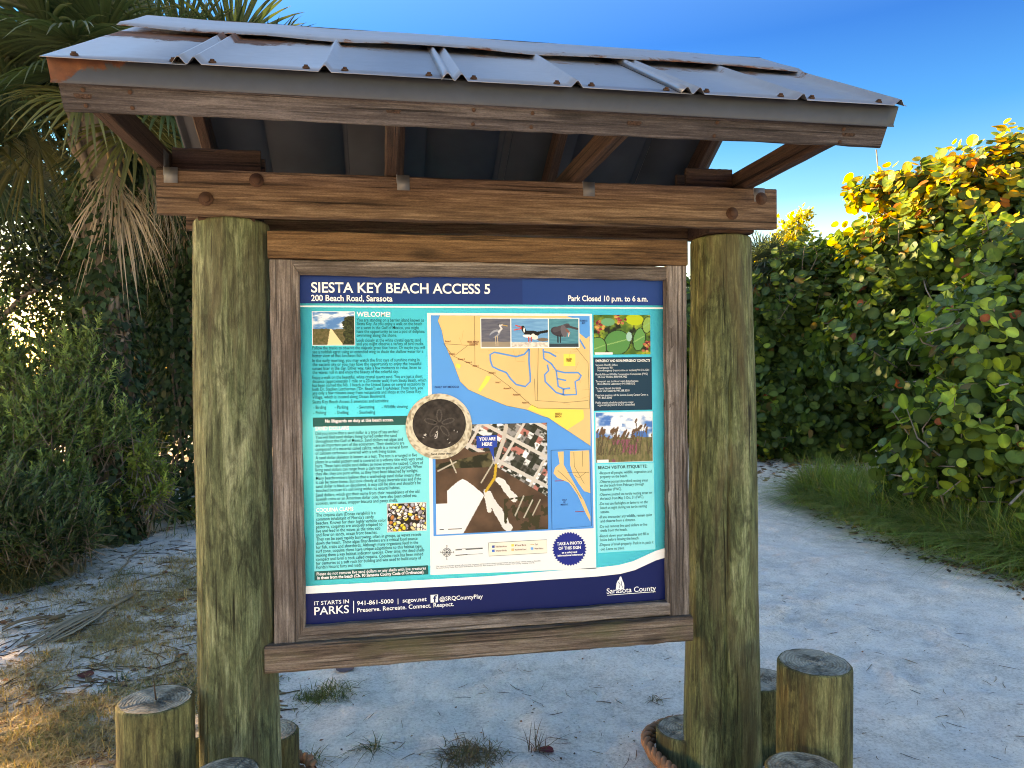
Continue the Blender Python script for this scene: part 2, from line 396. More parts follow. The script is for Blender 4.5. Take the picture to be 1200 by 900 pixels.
# ------------------------------------------------------------------ kiosk
kiosk = empty('information_kiosk', (.155, 0, 0), 'roofed wooden information board on two thick round green posts', 'sign')
rng = np.random.default_rng(5)
def board_mesh(name, L, Hh, Th, mit=(0, 0), bev=.004, jit=.0012, segs=18, seed=0, slant=0):
    """board along local x, Hh tall (z), Th thick (y); mit shortens each end with z (mitre)"""
    rg = np.random.default_rng(seed+int(L*1000))
    b_ = min(bev, Th*.3, Hh*.3)
    sec = [(-Th/2+b_, -Hh/2), (Th/2-b_, -Hh/2), (Th/2, -Hh/2+b_), (Th/2, Hh/2-b_), (Th/2-b_, Hh/2), (-Th/2+b_, Hh/2), (-Th/2, Hh/2-b_), (-Th/2, -Hh/2+b_)]
    sec = np.array(sec); V = []
    wob = np.cumsum(rg.normal(0, jit*.5, (segs+1, 2)), 0); wob -= wob.mean(0)
    for i in range(segs+1):
        t = i/segs
        for (y, z) in sec:
            x0 = -L/2+mit[0]*(z/Hh+.5); x1 = L/2-mit[1]*(z/Hh+.5)
            jj = rg.normal(0, jit*.45, 3)
            V.append((x0+(x1-x0)*t+slant*z, y+wob[i, 0]*.5+jj[1]*.5, z+wob[i, 1]*.5+jj[2]))
    i = np.arange(segs)[:, None]*8; j = np.arange(8)[None]; k = (j+1) % 8
    q = np.stack([i+j, i+8+j, i+8+k, i+k], -1).reshape(-1, 4).tolist()
    q.append(list(range(7, -1, -1))[::-1]); q.append([segs*8+a for a in range(7, -1, -1)])
    me = mesh(name, V, polys=[tuple(p) for p in q]); return me
_bs = [0]
def board(name, c, L, Hh, Th, mat, parent=kiosk, rot=None, mit=(0, 0), **k):
    _bs[0] += 1
    Mx = T(*c) if rot is None else T(*c)@rot
    return link(name, board_mesh(name, L, Hh, Th, mit, seed=_bs[0], **k), parent, Mx, mat)
RX = lambda a: Matrix.Rotation(a, 4, 'X')
RY = lambda a: Matrix.Rotation(a, 4, 'Y')
RZ = lambda a: Matrix.Rotation(a, 4, 'Z')

# posts -------------------------------------------------------------
def log_mesh(name, h, r0, r1, seed, segs=132, rings=48, crack=None, top_round=.012, lump=.016):
    rg = np.random.default_rng(seed); ph = rg.random(6)*6.28
    th = np.arange(segs)*2*math.pi/segs; V = []
    zs = np.concatenate([np.linspace(-.12, h-top_round, rings-3), h-top_round*np.array([.55, .2, 0])])
    for i, z in enumerate(zs):
        r = r0+(r1-r0)*max(0, z)/h
        if z > h-top_round: r -= top_round*(1-math.sqrt(max(0, 1-((z-h+top_round)/top_round)**2)))
        rr = r*(1+.012*np.sin(2*th+ph[0]+z*.4)+.010*np.sin(3*th+ph[1]-z*.7)) + lump*(fbm(np.cos(th)*2+5+ph[2]+th*0, z*1.6+np.sin(th)*2+ph[3]*3, 3)-.5) \
             + .0035*(vnoise(th*9, np.full_like(th, z*1.3+ph[4]))-.5)
        if crack is not None:
            c0 = crack[0]+crack[1]*z; dd = (th-c0+math.pi) % (2*math.pi)-math.pi
            if crack[2] < z < crack[3]: rr = rr-.016*np.exp(-(dd/.028)**2)
        bx_ = .006*math.sin(z*1.7+ph[5])*min(1, max(0, h-.3)); V += [(a*math.cos(t)+bx_, a*math.sin(t), z) for a, t in zip(rr, th)]
    i = np.arange(rings-1)[:, None]*segs; j = np.arange(segs)[None]; k = (j+1) % segs
    q = np.stack([i+j, i+k, i+segs+k, i+segs+j], -1).reshape(-1, 4)
    V = np.array(V); top = V[-segs:]
    return mesh(name, V, None, q, smooth=True), top
def log_cap(name, top, seed, z=None):
    """end-grain face with rings, checks and a rough surface"""
    rg = np.random.default_rng(seed); segs = len(top); V = []; nr = 9
    c = top.mean(0); ck = rg.random(3)*6.28
    for i in range(nr+1):
        f = 1-i/nr
        for p in top:
            d = p-c; t = math.atan2(d[1], d[0]); rr = f
            zz = c[2]-.002+.004*(vnoise(d[0]*40+seed, d[1]*40)-.5)*(1 if 0 < f < 1 else 0)
            for kk, a in enumerate(ck):
                dd = (t-a+math.pi) % (2*math.pi)-math.pi
                if f < (.95, .6, .5)[kk]: zz -= .010*math.exp(-(dd*max(f, .15)/.03)**2)
            V.append((c[0]+d[0]*rr, c[1]+d[1]*rr, zz if i else p[2]))
    i = np.arange(nr)[:, None]*segs; j = np.arange(segs)[None]; k = (j+1) % segs
    q = np.stack([i+j, i+k, i+segs+k, i+segs+j], -1).reshape(-1, 4)
    return mesh(name, V, None, q, smooth=True)
LPX, RPX = -.6996, 1.0107
BZ0, BZ1 = 2.0094, 2.1494
me, top = log_mesh('post', BZ0+.003, .129, .117, 1, crack=(-2.3, .05, .0, .9)); link('post', me, kiosk, T(LPX, 0, 0), M['post'])
_lp = bpy.data.objects['post']
link('post_shoulder', log_cap('post_shoulder', top, 3), _lp, T(LPX, 0, 0), M['cut'])
me, top = log_mesh('post', BZ0-.012, .140, .110, 2, crack=(-1.95, .10, .2, 1.5), lump=.020); _rp = link('post', me, kiosk, T(RPX, 0, 0), M['post_worn'])
link('post_shoulder', log_cap('post_shoulder', top, 4), _rp, T(RPX, 0, 0), M['cut'])
for x, pp in ((LPX, _lp), (RPX, _rp)):
    board('post_tenon', (x, 0, 2.068), .17, .135, .188, M['rafter'], parent=pp)
# beams -------------------------------------------------------------
BXL, BXR = -.8937, 1.1605
for s in (-1, 1):
    bm_ = board('beam', ((BXL+BXR)/2+(0.012 if s > 0 else 0), s*.116, (BZ0+BZ1)/2), BXR-BXL-(.03 if s > 0 else 0), BZ1-BZ0, .038, M['beam'], segs=40, jit=.0015)
    for x, dz in ((LPX-.05, -.022), (LPX+.10, .04), (RPX-.02, -.02), (RPX+.09, .035)):
        a = Acc(); a.tube([(0, 0, 0), (0, -s*-.012, 0)], [.014, .0125], 10); a.tube([(0, s*.001, 0), (0, s*.004, 0)], [.022, .022], 14)
        link('bolt', a.mesh('bolt'), bm_, T(x, s*.1355, (BZ0+BZ1)/2+dz), M['bolt'])
# frame -------------------------------------------------------------
PX0, PX1, PZ0, PZ1, PY = -.4879, .7792, .6801, 1.843, -.03
tl, tr_, bl, br_ = on_y(313, 271, -.075), on_y(806, 281, -.075), on_y(311, 791, -.075), on_y(811, 749, -.075)
tz1 = (tl[2]+tr_[2])/2; tz0 = (on_y(315, 303, -.075)[2]+on_y(800, 310, -.075)[2])/2
fx0, fx1 = on_y(318, 500, -.07)[0], on_y(807, 500, -.07)[0]
board('top_rail', ((tl[0]+tr_[0])/2, -.055, (tz0+tz1)/2), tr_[0]-tl[0], tz1-tz0, .04, M['rail'], segs=30)
sz0 = (bl[2]+br_[2])/2; sz1 = (on_y(313, 757, -.075)[2]+on_y(809, 722, -.075)[2])/2
sill = board('bottom_rail', ((bl[0]+br_[0])/2, -.062, (sz0+sz1)/2), br_[0]-bl[0], sz1-sz0, .05, M['sill'], segs=30, bev=.008, jit=.002)
board('bolt_hole', (on_y(346, 768, -.088)[0], -.0875, (sz0+sz1)/2), .020, .020, .002, M['bolt'], parent=sill, segs=2, bev=.0005, jit=0)
sw = .075
for sgn, xx in ((1, fx0), (-1, fx1)):
    board('stile', (xx+sgn*sw/2, -.045, (tz0+sz1)/2), tz0-sz1-.004, sw, .04, M['stile'], rot=RY(math.pi/2), segs=30, jit=.002)
# mitred moulding round the panel
mx0, mx1 = on_y(343, 500, -.075)[0], on_y(793, 500, -.075)[0]
mz1, mz0 = tz0-.002, sz1+.002
ov = .006
bw_b = PZ0+ov-mz0; bw_t = mz1-PZ1+ov; bw_l = PX0+ov-mx0; bw_r = mx1-PX1+ov
cy_, th_ = -.047, .032
board('moulding', ((mx0+mx1)/2, cy_, mz0+bw_b/2), mx1-mx0, bw_b, th_, M['stile'], mit=(bw_l, bw_r), segs=26, jit=.002)
board('moulding', ((mx0+mx1)/2, cy_, mz1-bw_t/2), mx1-mx0, bw_t, th_, M['stile'], rot=RX(math.pi), mit=(bw_l, bw_r), segs=26, jit=.002)
board('moulding', (mx0+bw_l/2, cy_, (mz0+mz1)/2), mz1-mz0, bw_l, th_, M['stile'], rot=RY(math.pi/2), mit=(bw_t, bw_b), segs=26, jit=.002)
board('moulding', (mx1-bw_r/2, cy_, (mz0+mz1)/2), mz1-mz0, bw_r, th_, M['stile'], rot=RY(-math.pi/2), mit=(bw_b, bw_t), segs=26, jit=.002)

# roof --------------------------------------------------------------
EX, EY, EZ = -.9533, -.7494, 2.2215
TY, TZ = -.2656, 2.4966
SL = math.atan2(TZ-EZ, TY-EY)
RZr = EZ+math.tan(SL)*(0-EY)                      # ridge height at y = 0
XR = EX+7*.305
up_s = np.array([0, math.cos(SL), math.sin(SL)]); nm_s = np.array([0, -math.sin(SL), math.cos(SL)])
LS = (0-EY)/math.cos(SL)                          # slope length
def slope_M(side):
    """frame on a slope: x along ridge, y up the slope, z out of the roof; origin at left eave"""
    u, nrm_ = (up_s.copy(), nm_s.copy())
    if side > 0: u[1] *= -1; nrm_[1] *= -1
    x = np.array([1, 0, 0]) if side < 0 else np.array([-1, 0, 0])
    o = (EX, EY, EZ) if side < 0 else (XR, -EY, EZ)
    return Matrix(((x[0], u[0], nrm_[0], o[0]), (x[1], u[1], nrm_[1], o[1]), (x[2], u[2], nrm_[2], o[2]), (0, 0, 0, 1)))
roof = link('roof', None, kiosk, T(.115, 0, EZ)); roof.empty_display_size = .2
def panel_profile(i0, i1):
    xs = []; 
    def vee(c, h=.015, wd=.015): return [(c-wd, 0), (c-wd*.15, h), (c+wd*.15, h), (c+wd, 0)]
    pr = [(i0*.305-(.030 if i0 else 0.0), .0)]
    for i in range(i0, i1+1):
        c = i*.305
        if i in (1, 3, 5):
            if i == i0: pr += vee(c-.017)+vee(c+.017)
            # the next sheet laps over, so nothing at i1
        elif 0 < i < 7: pr += vee(c)
        elif i == 7: pr += vee(c-.02)
    pr.append((i1*.305+(.004 if i1 == 7 else -.002), 0))
    return pr
def sheet(prof, ny_, L, thick=.0012, seed=0, rustf=None, wav=.0006):
    rg = np.random.default_rng(seed); pr = np.array(prof); n = len(pr); V = []; R = []
    for k in range(ny_+1):
        y = L*k/ny_
        for (x, z) in pr:
            dz = (vnoise(x*6+seed, y*7)-.5)*wav*2
            V.append((x, y, z+dz)); R.append(rustf(x, y) if rustf else 0)
    m = len(V)
    V += [(x, y, z-thick) for x, y, z in V]; R += R
    q = []
    for k in range(ny_):
        for i in range(n-1):
            a = k*n+i; q.append((a, a+1, a+n+1, a+n)); q.append((m+a, m+a+n, m+a+n+1, m+a+1))
    for i in range(n-1):
        q.append((i, m+i, m+i+1, i+1)); a = ny_*n+i; q.append((a, a+1, m+a+1, m+a))
    for k in range(ny_):
        a = k*n; q.append((a, a+n, m+a+n, m+a)); a = k*n+n-1; q.append((a, m+a, m+a+n, a+n))
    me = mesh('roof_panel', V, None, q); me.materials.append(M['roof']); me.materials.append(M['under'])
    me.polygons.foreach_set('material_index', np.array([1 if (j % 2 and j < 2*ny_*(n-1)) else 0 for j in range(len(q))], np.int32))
    at = me.attributes.new('rust', 'FLOAT', 'POINT'); at.data.foreach_set('value', np.array(R, np.float32))
    return me
LT = (TY-EY)/math.cos(SL)                         # where the cap starts
def rust_roof(x, y):
    e = .32*max(0, 1-abs(y-LT+.02)/.10)+.10*max(0, 1-y/.05)+(.22 if x < .5 and y > LT-.14 else 0)
    return .12+e*.9
scr = Acc(); scr.tube([(0, 0, 0), (0, 0, .004)], [.009, .008], 10); scr.tube([(0, 0, .004), (0, 0, .008)], [.0055, .005], 6); scr_me = scr.mesh('screw'); scr_me.materials.append(M['bolt'])
for side in (-1, 1):
    Ms = slope_M(side)
    for (a, b_) in ((0, 1), (1, 3), (3, 5), (5, 7)):
        lift = .0 if a in (0, 3) else .0016
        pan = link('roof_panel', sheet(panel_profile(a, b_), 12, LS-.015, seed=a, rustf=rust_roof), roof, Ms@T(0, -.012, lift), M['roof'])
        for x in ([.06, .27] if a == 0 else [a*.305+.05, a*.305+.26, a*.305+.35, b_*.305-.06]):
            link('screw', scr_me, pan, Ms@T(x, .022, lift+.001))
    # ridge cap: one bent sheet whose lower lip is buckled
    rg = np.random.default_rng(7); V = []; R = []; n = 70
    prof = [(LT-.006, .0), (LT+.03, .018), (LT+.16, .020), (LS+.012, .022)]
    for i in range(n+1):
        x = i/n*(XR-EX-.004)+.002
        bk = .002+.008*vnoise(x*5+3, .5)+.012*max(0, vnoise(x*2.2, 9.3)-.5)
        for j, (y, z) in enumerate(prof):
            V.append((x, y+(.006*(vnoise(x*9, 4)-.5) if j == 0 else 0), z*.5+bk*(1.25 if j == 0 else .9 if j == 1 else .5)+.006)); R.append((.32, .22, .14, .10)[j]+.25*max(0, vnoise(x*4, 2)-.55)*(2 if x < 1 else 1))
    m_ = len(V); V += [(x, y, z-.0012) for x, y, z in V]; R += R; q = []
    for i in range(n):
        for j in range(3):
            a = i*4+j; q += [(a, a+4, a+5, a+1), (m_+a, m_+a+1, m_+a+5, m_+a+4)]
        a = i*4; q.append((a, m_+a, m_+a+4, a+4))
    me = mesh('ridge_cap', V, None, q); at = me.attributes.new('rust', 'FLOAT', 'POINT'); at.data.foreach_set('value', np.array(R, np.float32))
    link('ridge_cap', me, roof, Ms, M['roof'])
    # fascia board square to the slope, drip flashing over its top
    FH, FT = .112, .038
    fM = Ms@T((XR-EX)/2, .012+FT/2, -.006-FH/2)
    fb = link('fascia', board_mesh('fascia', XR-EX-.035, FH, FT, seed=40+side, segs=44, jit=.0018), roof, fM, M['fascia'])
    for x in (-1.0, -.9, -.1, .05, .55, .92):
        for z in (-.03, .004):
            a = Acc(); a.tube([(0, 0, 0), (0, -.003, 0)], [.005, .005], 8)
            link('nail', a.mesh('nail'), fb, fM@T(x+.01*z, -FT/2-.0002, z-.012), M['bolt'])
    V = []; R = []; n = 60
    for i in range(n+1):
        x = i/n*(XR-EX-.012)+.006; wv = .0015*(vnoise(x*8, 1)-.5)
        for (y, z) in ((.12, -.0045), (.008, -.0045), (.006+wv, -.05), (.000+wv, -.056)):
            V.append((x, y, z)); R.append((.75*max(0, 1-max(0, x-.02)/.22) if z > -.04 else .35*max(0, 1-x/.1))+(.12))
    q = []
    for i in range(n):
        for j in range(3): a = i*4+j; q.append((a, a+4, a+5, a+1))
    me = mesh('drip_flashing', V, None, q); at = me.attributes.new('rust', 'FLOAT', 'POINT'); at.data.foreach_set('value', np.array(R, np.float32))
    fl = link('drip_flashing', me, roof, Ms, M['flash']); sm = fl.modifiers.new('thick', 'SOLIDIFY'); sm.thickness = .001
# rafters, ties, blocking ------------------------------------------
RAFX = [-.850, -.145, .475, 1.095]
for x in RAFX:
    for side in (-1, 1):
        Ms = slope_M(side); lx = (x-EX) if side < 0 else (XR-x)
        L = LS-.05-.02; RH = .085
        rM = Ms@T(lx, .05+L/2, -.008-RH/2)@RZ(math.pi/2)
        board_me = board_mesh('rafter', L, RH, .038, seed=int(abs(x)*90)+side, slant=math.tan(SL)*(-1)*0)
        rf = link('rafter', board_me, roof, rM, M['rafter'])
        a = Acc(); s_ = 1 if side < 0 else -1
        a.box((0, 0, 0), (.020, .0012, .024)); a.box((-.0205, side*-.030, .040), (.0012, .030, .040))
        link('rafter_tie', a.mesh('rafter_tie'), roof, T(x-.001, side*.1372, BZ1-.022), M['tie'])
for x in RAFX:                                      # level bottom chords of the little trusses, resting on both beams
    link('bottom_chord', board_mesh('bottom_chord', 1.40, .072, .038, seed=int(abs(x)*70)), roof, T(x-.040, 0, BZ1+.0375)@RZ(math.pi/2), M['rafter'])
for (x0, x1) in ((-.868, -.60), (.86, 1.035)):
    for y in (-.045, .045):
        board('gusset', ((x0+x1)/2, y, BZ1+.046), x1-x0, .085, .018, M['rafter'], parent=roof)
for side in (-1, 1):                                # purlins under the sheets
    Ms = slope_M(side)
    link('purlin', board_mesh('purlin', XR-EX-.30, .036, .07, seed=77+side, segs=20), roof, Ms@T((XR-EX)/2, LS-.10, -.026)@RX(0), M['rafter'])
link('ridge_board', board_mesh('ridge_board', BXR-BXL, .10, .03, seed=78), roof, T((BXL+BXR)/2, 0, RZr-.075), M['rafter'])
# ------------------------------------------------------------------ the printed panel
def print_mat(name, c):
    m, n, l, b = new_mat(name)
    f = noise(n, l, coords(n, l, (1, 1, 1), rand=False), 3, 5, .6)
    r = ramp(n, [(.3, tuple(x*.94 for x in c)), (.7, tuple(min(1, x*1.04) for x in c))]); l.new(f, r.inputs[0])
    l.new(r.outputs[0], b.inputs['Base Color']); b.inputs['Roughness'].default_value = .5; b.inputs['Specular IOR Level'].default_value = .18
    return m
_pm = {}
def ink(h):
    if h not in _pm: _pm[h] = print_mat('print '+h, lin(h))
    return _pm[h]
M['photo'] = attr_mat('printed photograph', rough=.5, spec=.18)
panel = link('sign_panel', mesh('sign_panel', [(x, y, z) for x in (PX0-.012, PX1+.012) for y in (PY, PY+.012) for z in (PZ0-.012, PZ1+.012)],
             None, [(0, 1, 3, 2), (4, 6, 7, 5), (0, 4, 5, 1), (2, 3, 7, 6), (0, 2, 6, 4), (1, 5, 7, 3)]), kiosk, None, ink('#00e4ff'))
panel['label'] = 'printed teal and navy information panel with map and photographs'
def pp(u, v): p = on_y(u, v, PY); return p[0], p[2]
def lay(k): return PY-.0004*k
def shape(name, pts, k, h, parent=panel, px=True):
    V = []
    for a in pts:
        x, z = pp(*a) if px else a
        V.append((x, lay(k), z))
    ar = sum(V[i][0]*V[(i+1) % len(V)][2]-V[(i+1) % len(V)][0]*V[i][2] for i in range(len(V)))
    idx = list(range(len(V)))
    if ar < 0: idx = idx[::-1]
    return link(name, mesh(name, V, polys=[tuple(idx)]), parent, None, ink(h))
def rect(name, u0, v0, u1, v1, k, h, parent=panel):
    """axis-aligned on the panel: opposite corners given as photo pixels"""
    x0, z0 = pp(u0, v0); x1, z1 = pp(u1, v1)
    return shape(name, [(x0, z0), (x1, z0), (x1, z1), (x0, z1)], k, h, parent, False)
def strips(name, lines, wpx, k, h, parent=panel):
    """line work: each polyline becomes a thin ribbon"""
    V = []; Q = []
    w2 = wpx*.00148
    for ln in lines:
        p = np.array([pp(*a) for a in ln]); d = nrm(np.gradient(p, axis=0)); nn = np.stack([-d[:, 1], d[:, 0]], 1)*w2
        b0 = len(V)
        for a, o in zip(p, nn):
            V += [(a[0]-o[0], lay(k), a[1]-o[1]), (a[0]+o[0], lay(k), a[1]+o[1])]
        Q += [(b0+2*i, b0+2*i+2, b0+2*i+3, b0+2*i+1) for i in range(len(p)-1)]
    return link(name, mesh(name, V, None, Q), parent, None, ink(h))
_txt = []          # queued lettering: (group key, font object, x, z, width)
_parts = {}
def text(key, s, u, v, u1, size_px, bold=0.0, k=6, h='#0d3a40', parent=None, v1=None):
    c = bpy.data.curves.new('lettering', 'FONT'); c.body = s; c.size = 1.0; c.resolution_u = 2 if size_px < 8 else 6
    c.offset = bold; c.fill_mode = 'FRONT'
    o = bpy.data.objects.new('lettering_tmp', c); S.collection.objects.link(o)
    x, z = pp(u, v); x1, _ = pp(u1, v1 if v1 is not None else v)
    _txt.append((key, o, x, z, x1-x, size_px*.00297)); _parts.setdefault(key, (k, h, parent))
def flush_text():
    dg = bpy.context.evaluated_depsgraph_get(); dg.update(); acc = {}
    for key, o, x, z, wd, sz in _txt:
        me = bpy.data.meshes.new_from_object(o.evaluated_get(dg)); n = len(me.vertices)
        co = np.zeros(n*3, np.float32); me.vertices.foreach_get('co', co); co = co.reshape(-1, 3)
        me.calc_loop_triangles(); t = np.zeros(len(me.loop_triangles)*3, np.int32); me.loop_triangles.foreach_get('vertices', t)
        mn, mx = co[:, 0].min(), co[:, 0].max()
        k, h, pr = _parts[key]; sx = wd/(mx-mn)
        V = np.stack([x+(co[:, 0]-mn)*sx, np.full(n, lay(k)), z+co[:, 1]*sz], 1)
        acc.setdefault(key, Acc()).add(V, t.reshape(-1, 3))
        c = o.data; bpy.data.objects.remove(o); bpy.data.curves.remove(c); bpy.data.meshes.remove(me)
    for key, a in acc.items():
        k, h, pr = _parts[key]
        ob = link('lettering', a.mesh('lettering', color=False), pr or panel, None, ink(h))
        if key.startswith('body') or key in ('gulf', 'compass_t', 'you', 'badge_t', 'notice2', 'head'): ob['kind'] = 'stuff'
def picture(name, u0, v0, u1, v1, k, fn, nu=90, nv=70, border=None, parent=panel, corners=None):
    x0, z0 = pp(u0, v0); x1, z1 = pp(u1, v1)
    if border:
        e = .0022; shape('picture_border', [(x0-e, z0+e), (x1+e, z0+e), (x1+e, z1-e), (x0-e, z1-e)], k-1, border, parent, False)
    uu, vv = np.meshgrid(np.linspace(0, 1, nu), np.linspace(0, 1, nv))
    c = np.clip(fn(uu, vv), 0, 1)
    V = np.stack([x0+(x1-x0)*uu, np.full_like(uu, lay(k)), z0+(z1-z0)*vv], -1).reshape(-1, 3)
    i = (np.arange(nv-1)[:, None]*nu+np.arange(nu-1)[None]).ravel()
    return link(name, mesh(name, V, None, np.stack([i, i+nu, i+nu+1, i+1], 1), srgb(c).reshape(-1, 3)), parent, None, M['photo'])
def C(*a): return np.array(a, float)/255
def blend(a, b, f): f = np.clip(f, 0, 1)[..., None]; return a*(1-f)+b*f
def ell(u, v, cx, cy, rx, ry, rot=0):
    du, dv = u-cx, v-cy; c, s = math.cos(rot), math.sin(rot)
    return ((du*c+dv*s)/rx)**2+((-du*s+dv*c)/ry)**2 < 1
def seg(u, v, x0, y0, x1, y1, wd, asp=1.0):
    dx, dy = (x1-x0)*asp, y1-y0; t = np.clip(((u-x0)*asp*dx+(v-y0)*dy)/(dx*dx+dy*dy), 0, 1)
    return np.hypot((u-x0)*asp-t*dx, v-y0-t*dy) < wd
def put(img, m, c): img[m] = c
# bands -------------------------------------------------------------
header = rect('header_band', 345, 318, 784, 358, 1, '#053072')
rect('header_patch', 612, 327, 776, 358, 2, '#043a80')
rect('white_rule', 345, 358, 784, 362, 2, '#e9eef0')
text('title', 'SIESTA KEY BEACH ACCESS 5', 364.8, 342.5, 574.3, 16.0, .018, 4, '#f4f6f8')
text('address', '200 Beach Road, Sarasota', 364.8, 352.6, 460, 9.6, .018, 4, '#f4f6f8')
text('hours', 'Park Closed 10 p.m. to 6 a.m.', 665.7, 352.7, 759, 9.3, .018, 4, '#f4f6f8')
top_e = [(345, 687.5), (450, 682), (575, 675), (640, 669.5), (700, 665), (725, 662), (742, 657.5), (755, 651.5), (768, 645.5), (786, 640)]
bot_e = [(345, 696.6), (450, 691), (575, 684.3), (640, 679.5), (700, 675.5), (727, 672.5), (744, 668), (757, 662), (769, 656.5), (786, 651.5)]
shape('footer_wave', top_e+bot_e[::-1], 2, '#f2f5f5')
shape('footer_band', bot_e+[(788, 718), (345, 745)], 1, '#011a56')
text('parks1', 'IT STARTS IN', 368.4, 709.2, 409, 6.2, .012, 4, '#f4f6f8')
text('parks2', 'PARKS', 368.4, 720.6, 409, 12.6, .012, 4, '#f4f6f8')
strips('divider_line', [[(414.4, 704), (414.4, 718.5)]], .9, 4, '#f4f6f8')
text('phone', '941-861-5000  |  scgov.net', 418.4, 709.3, 500, 6.9, .014, 4, '#f4f6f8')
icon = rect('web_icon', 504.5, 697, 513.3, 705.6, 4, '#f4f6f8')
text('icon_f', 'f', 507.6, 705.4, 512.0, 11, .02, 6, '#011a56', icon)
text('handle', '@SRQCountyPlay', 515, 704.1, 565.8, 6.9, .014, 4, '#f4f6f8')
text('motto', 'Preserve. Recreate. Connect. Respect.', 418.6, 717.3, 532, 6.9, .014, 4, '#f4f6f8')
text('county', 'Sarasota County', 710.8, 695.6, 768.6, 9.0, .008, 4, '#f4f6f8')
strips('underline', [[(711.5, 697.4), (768, 693.2)]], .7, 4, '#f4f6f8')
emb = shape('emblem', [(721.5, 690.8), (722.2, 683.8), (723.6, 680.3), (725.2, 678.8), (726, 676.0), (727.6, 675.2), (728.6, 677.6), (729.4, 680.2), (730.8, 682.8), (731.4, 685.8), (731.2, 690.3)], 4, '#f4f6f8')
strips('emblem_line', [[(724.5, 681.8), (726.5, 684.8), (725.5, 688.8)], [(728.5, 680.8), (728, 684.8), (729.5, 688.3)]], .6, 6, '#011a56', emb)
# left column -------------------------------------------------------
LB = 366.2
def x1c(c): return 345+c/6.924
def y1c(c): return 315+c/6.924
def x2c(c): return 355+c/6.924
def y2c(c): return 430+c/6.924
def y3c(c): return 550+c/6.924
shape('text_box', [(366.8, 498.2), (503, 497), (504, 663), (368.5, 672)], 1, '#68e2ea')
BS = 5.3
text('head', 'WELCOME!', 418, 371, 457.5, 7.8, .022, 4, '#f4f6f8')
for s, y, r in (('You are standing on a barrier island known as', 428, 1050), ('Siesta Key. As you enjoy a walk on the beach', 458, 1035), ('or a swim in the Gulf of Mexico, you might', 490, 1010),
                ('have the opportunity to see a pod of dolphins', 521, 1055), ('swimming along the shore.', 552, 830), ('Look closely at the white crystal quartz sand', 592, 1025), ('and you might observe a variety of bird tracks.', 622, 1050)):
    text('body_welcome', s, 418, y1c(y), x1c(r), BS, .002, 4)
for s, y, r in (('Follow the tracks to observe the majestic great blue heron. Or maybe you will', 655, 1058), ('see a reddish egret using an extended wing to shade the shallow water for a', 687, 1045), ('better view of that luncheon fish.', 718, 550),
                ('In the early morning, you may watch the first rays of sunshine rising in', 757, 1015), ('the eastern sky or you may have the opportunity to enjoy the beautiful', 789, 1028), ('sunset later in the day. Either way, take a few moments to relax, listen to', 821, 1028), ('the waves roll in and enjoy the beauty of the colorful sky.', 853, 845)):
    text('body_welcome', s, LB, y1c(y), x1c(r), BS, .002, 4)
for s, y, r in (('Enjoy a walk on the beautiful, white crystal quartz sand. You are just a short', 98, 970), ('distance (approximately 1 mile or a 20-minute walk) from Siesta Beach, which', 130, 1000), ('has been named the No. 1 beach in the United States on several occasions by', 162, 990),
                ('both Dr. Stephen Leatherman ("Dr. Beach") and TripAdvisor. From here, you', 194, 972), ('are only a few minutes away from restaurants and shops at the Siesta Key', 225, 957), ('Village, which is located along Ocean Boulevard.', 258, 670), ('Siesta Key Beach Access 5 amenities and activities:', 297, 695)):
    text('body_welcome', s, LB, y2c(y), x2c(r), BS, .002, 4)
for s, a, b_, y in (('- Birding', 85, 188, 341), ('- Parking', 258, 368, 340), ('- Swimming', 440, 580, 339), ('- Wildlife viewing', 640, 850, 336), ('- Fishing', 85, 188, 384), ('- Shelling', 258, 370, 383), ('- Snorkeling', 440, 585, 381)):
    text('body_welcome', s, x2c(a), y2c(y), x2c(b_), BS, .002, 4)
nb = rect('notice_bar', x2c(80), y2c(412), x2c(900), y2c(468), 2, '#0b5a57')
text('notice', 'No lifeguards on duty at this beach access.', x2c(180), y2c(452), x2c(735), BS, .018, 4, '#f4f6f8', nb)
text('head', 'SAND DOLLARS', x2c(100), y2c(516), x2c(375), 6.4, .022)
for s, y, r in (('Did you know that a sand dollar is a type of sea urchin?', 552, 775), ('You will find sand dollars living buried under the sand', 584, 760), ('throughout the Gulf of Mexico. Sand dollars eat algae and', 616, 810),
                ('are an important part of the ecosystem. Their skeletons are', 648, 823), ('composed of a material called calcite, which is a mineral form', 681, 852), ('of calcium carbonate covered with a soft living tissue.', 713, 758),
                ('A sand dollar skeleton is known as a test. The test is arranged in five', 750, 925), ('plates in a radial pattern and is covered in a velvety skin with very small', 783, 975), ('hairs. These hairs enable sand dollars to move across the seabed. Colors of', 816, 975),
                ('living sand dollars can range from a dark tan to pinks and purples. When', 848, 965), ('they die, they are pure white, as they have been bleached by sunlight.', 880, 935)):
    text('body_dollars', s, x2c(103), y2c(y), x2c(r), BS, .002, 4)
for s, y, r in (('Many beachcombers believe that a washed-up sand dollar means that', 85, 955), ('it can be taken home. But look closely at these invertebrates and if the', 118, 960), ("sand dollar is black or discolored, it may still be alive and shouldn't be", 151, 955), ("touched because it's still living within its natural habitat.", 184, 790),
                ('Sand dollars, which got their name from their resemblance of the old', 222, 945), ('Spanish coins or an American dollar coin, have also been called sea', 255, 922), ('cookies, sand cakes, snapper biscuits and pansy shells.', 288, 770)):
    text('body_dollars', s, x2c(106), y3c(y), x2c(r), BS, .002, 4)
text('head', 'COQUINA CLAMS', x2c(108), y3c(347), x2c(410), 6.4, .022)
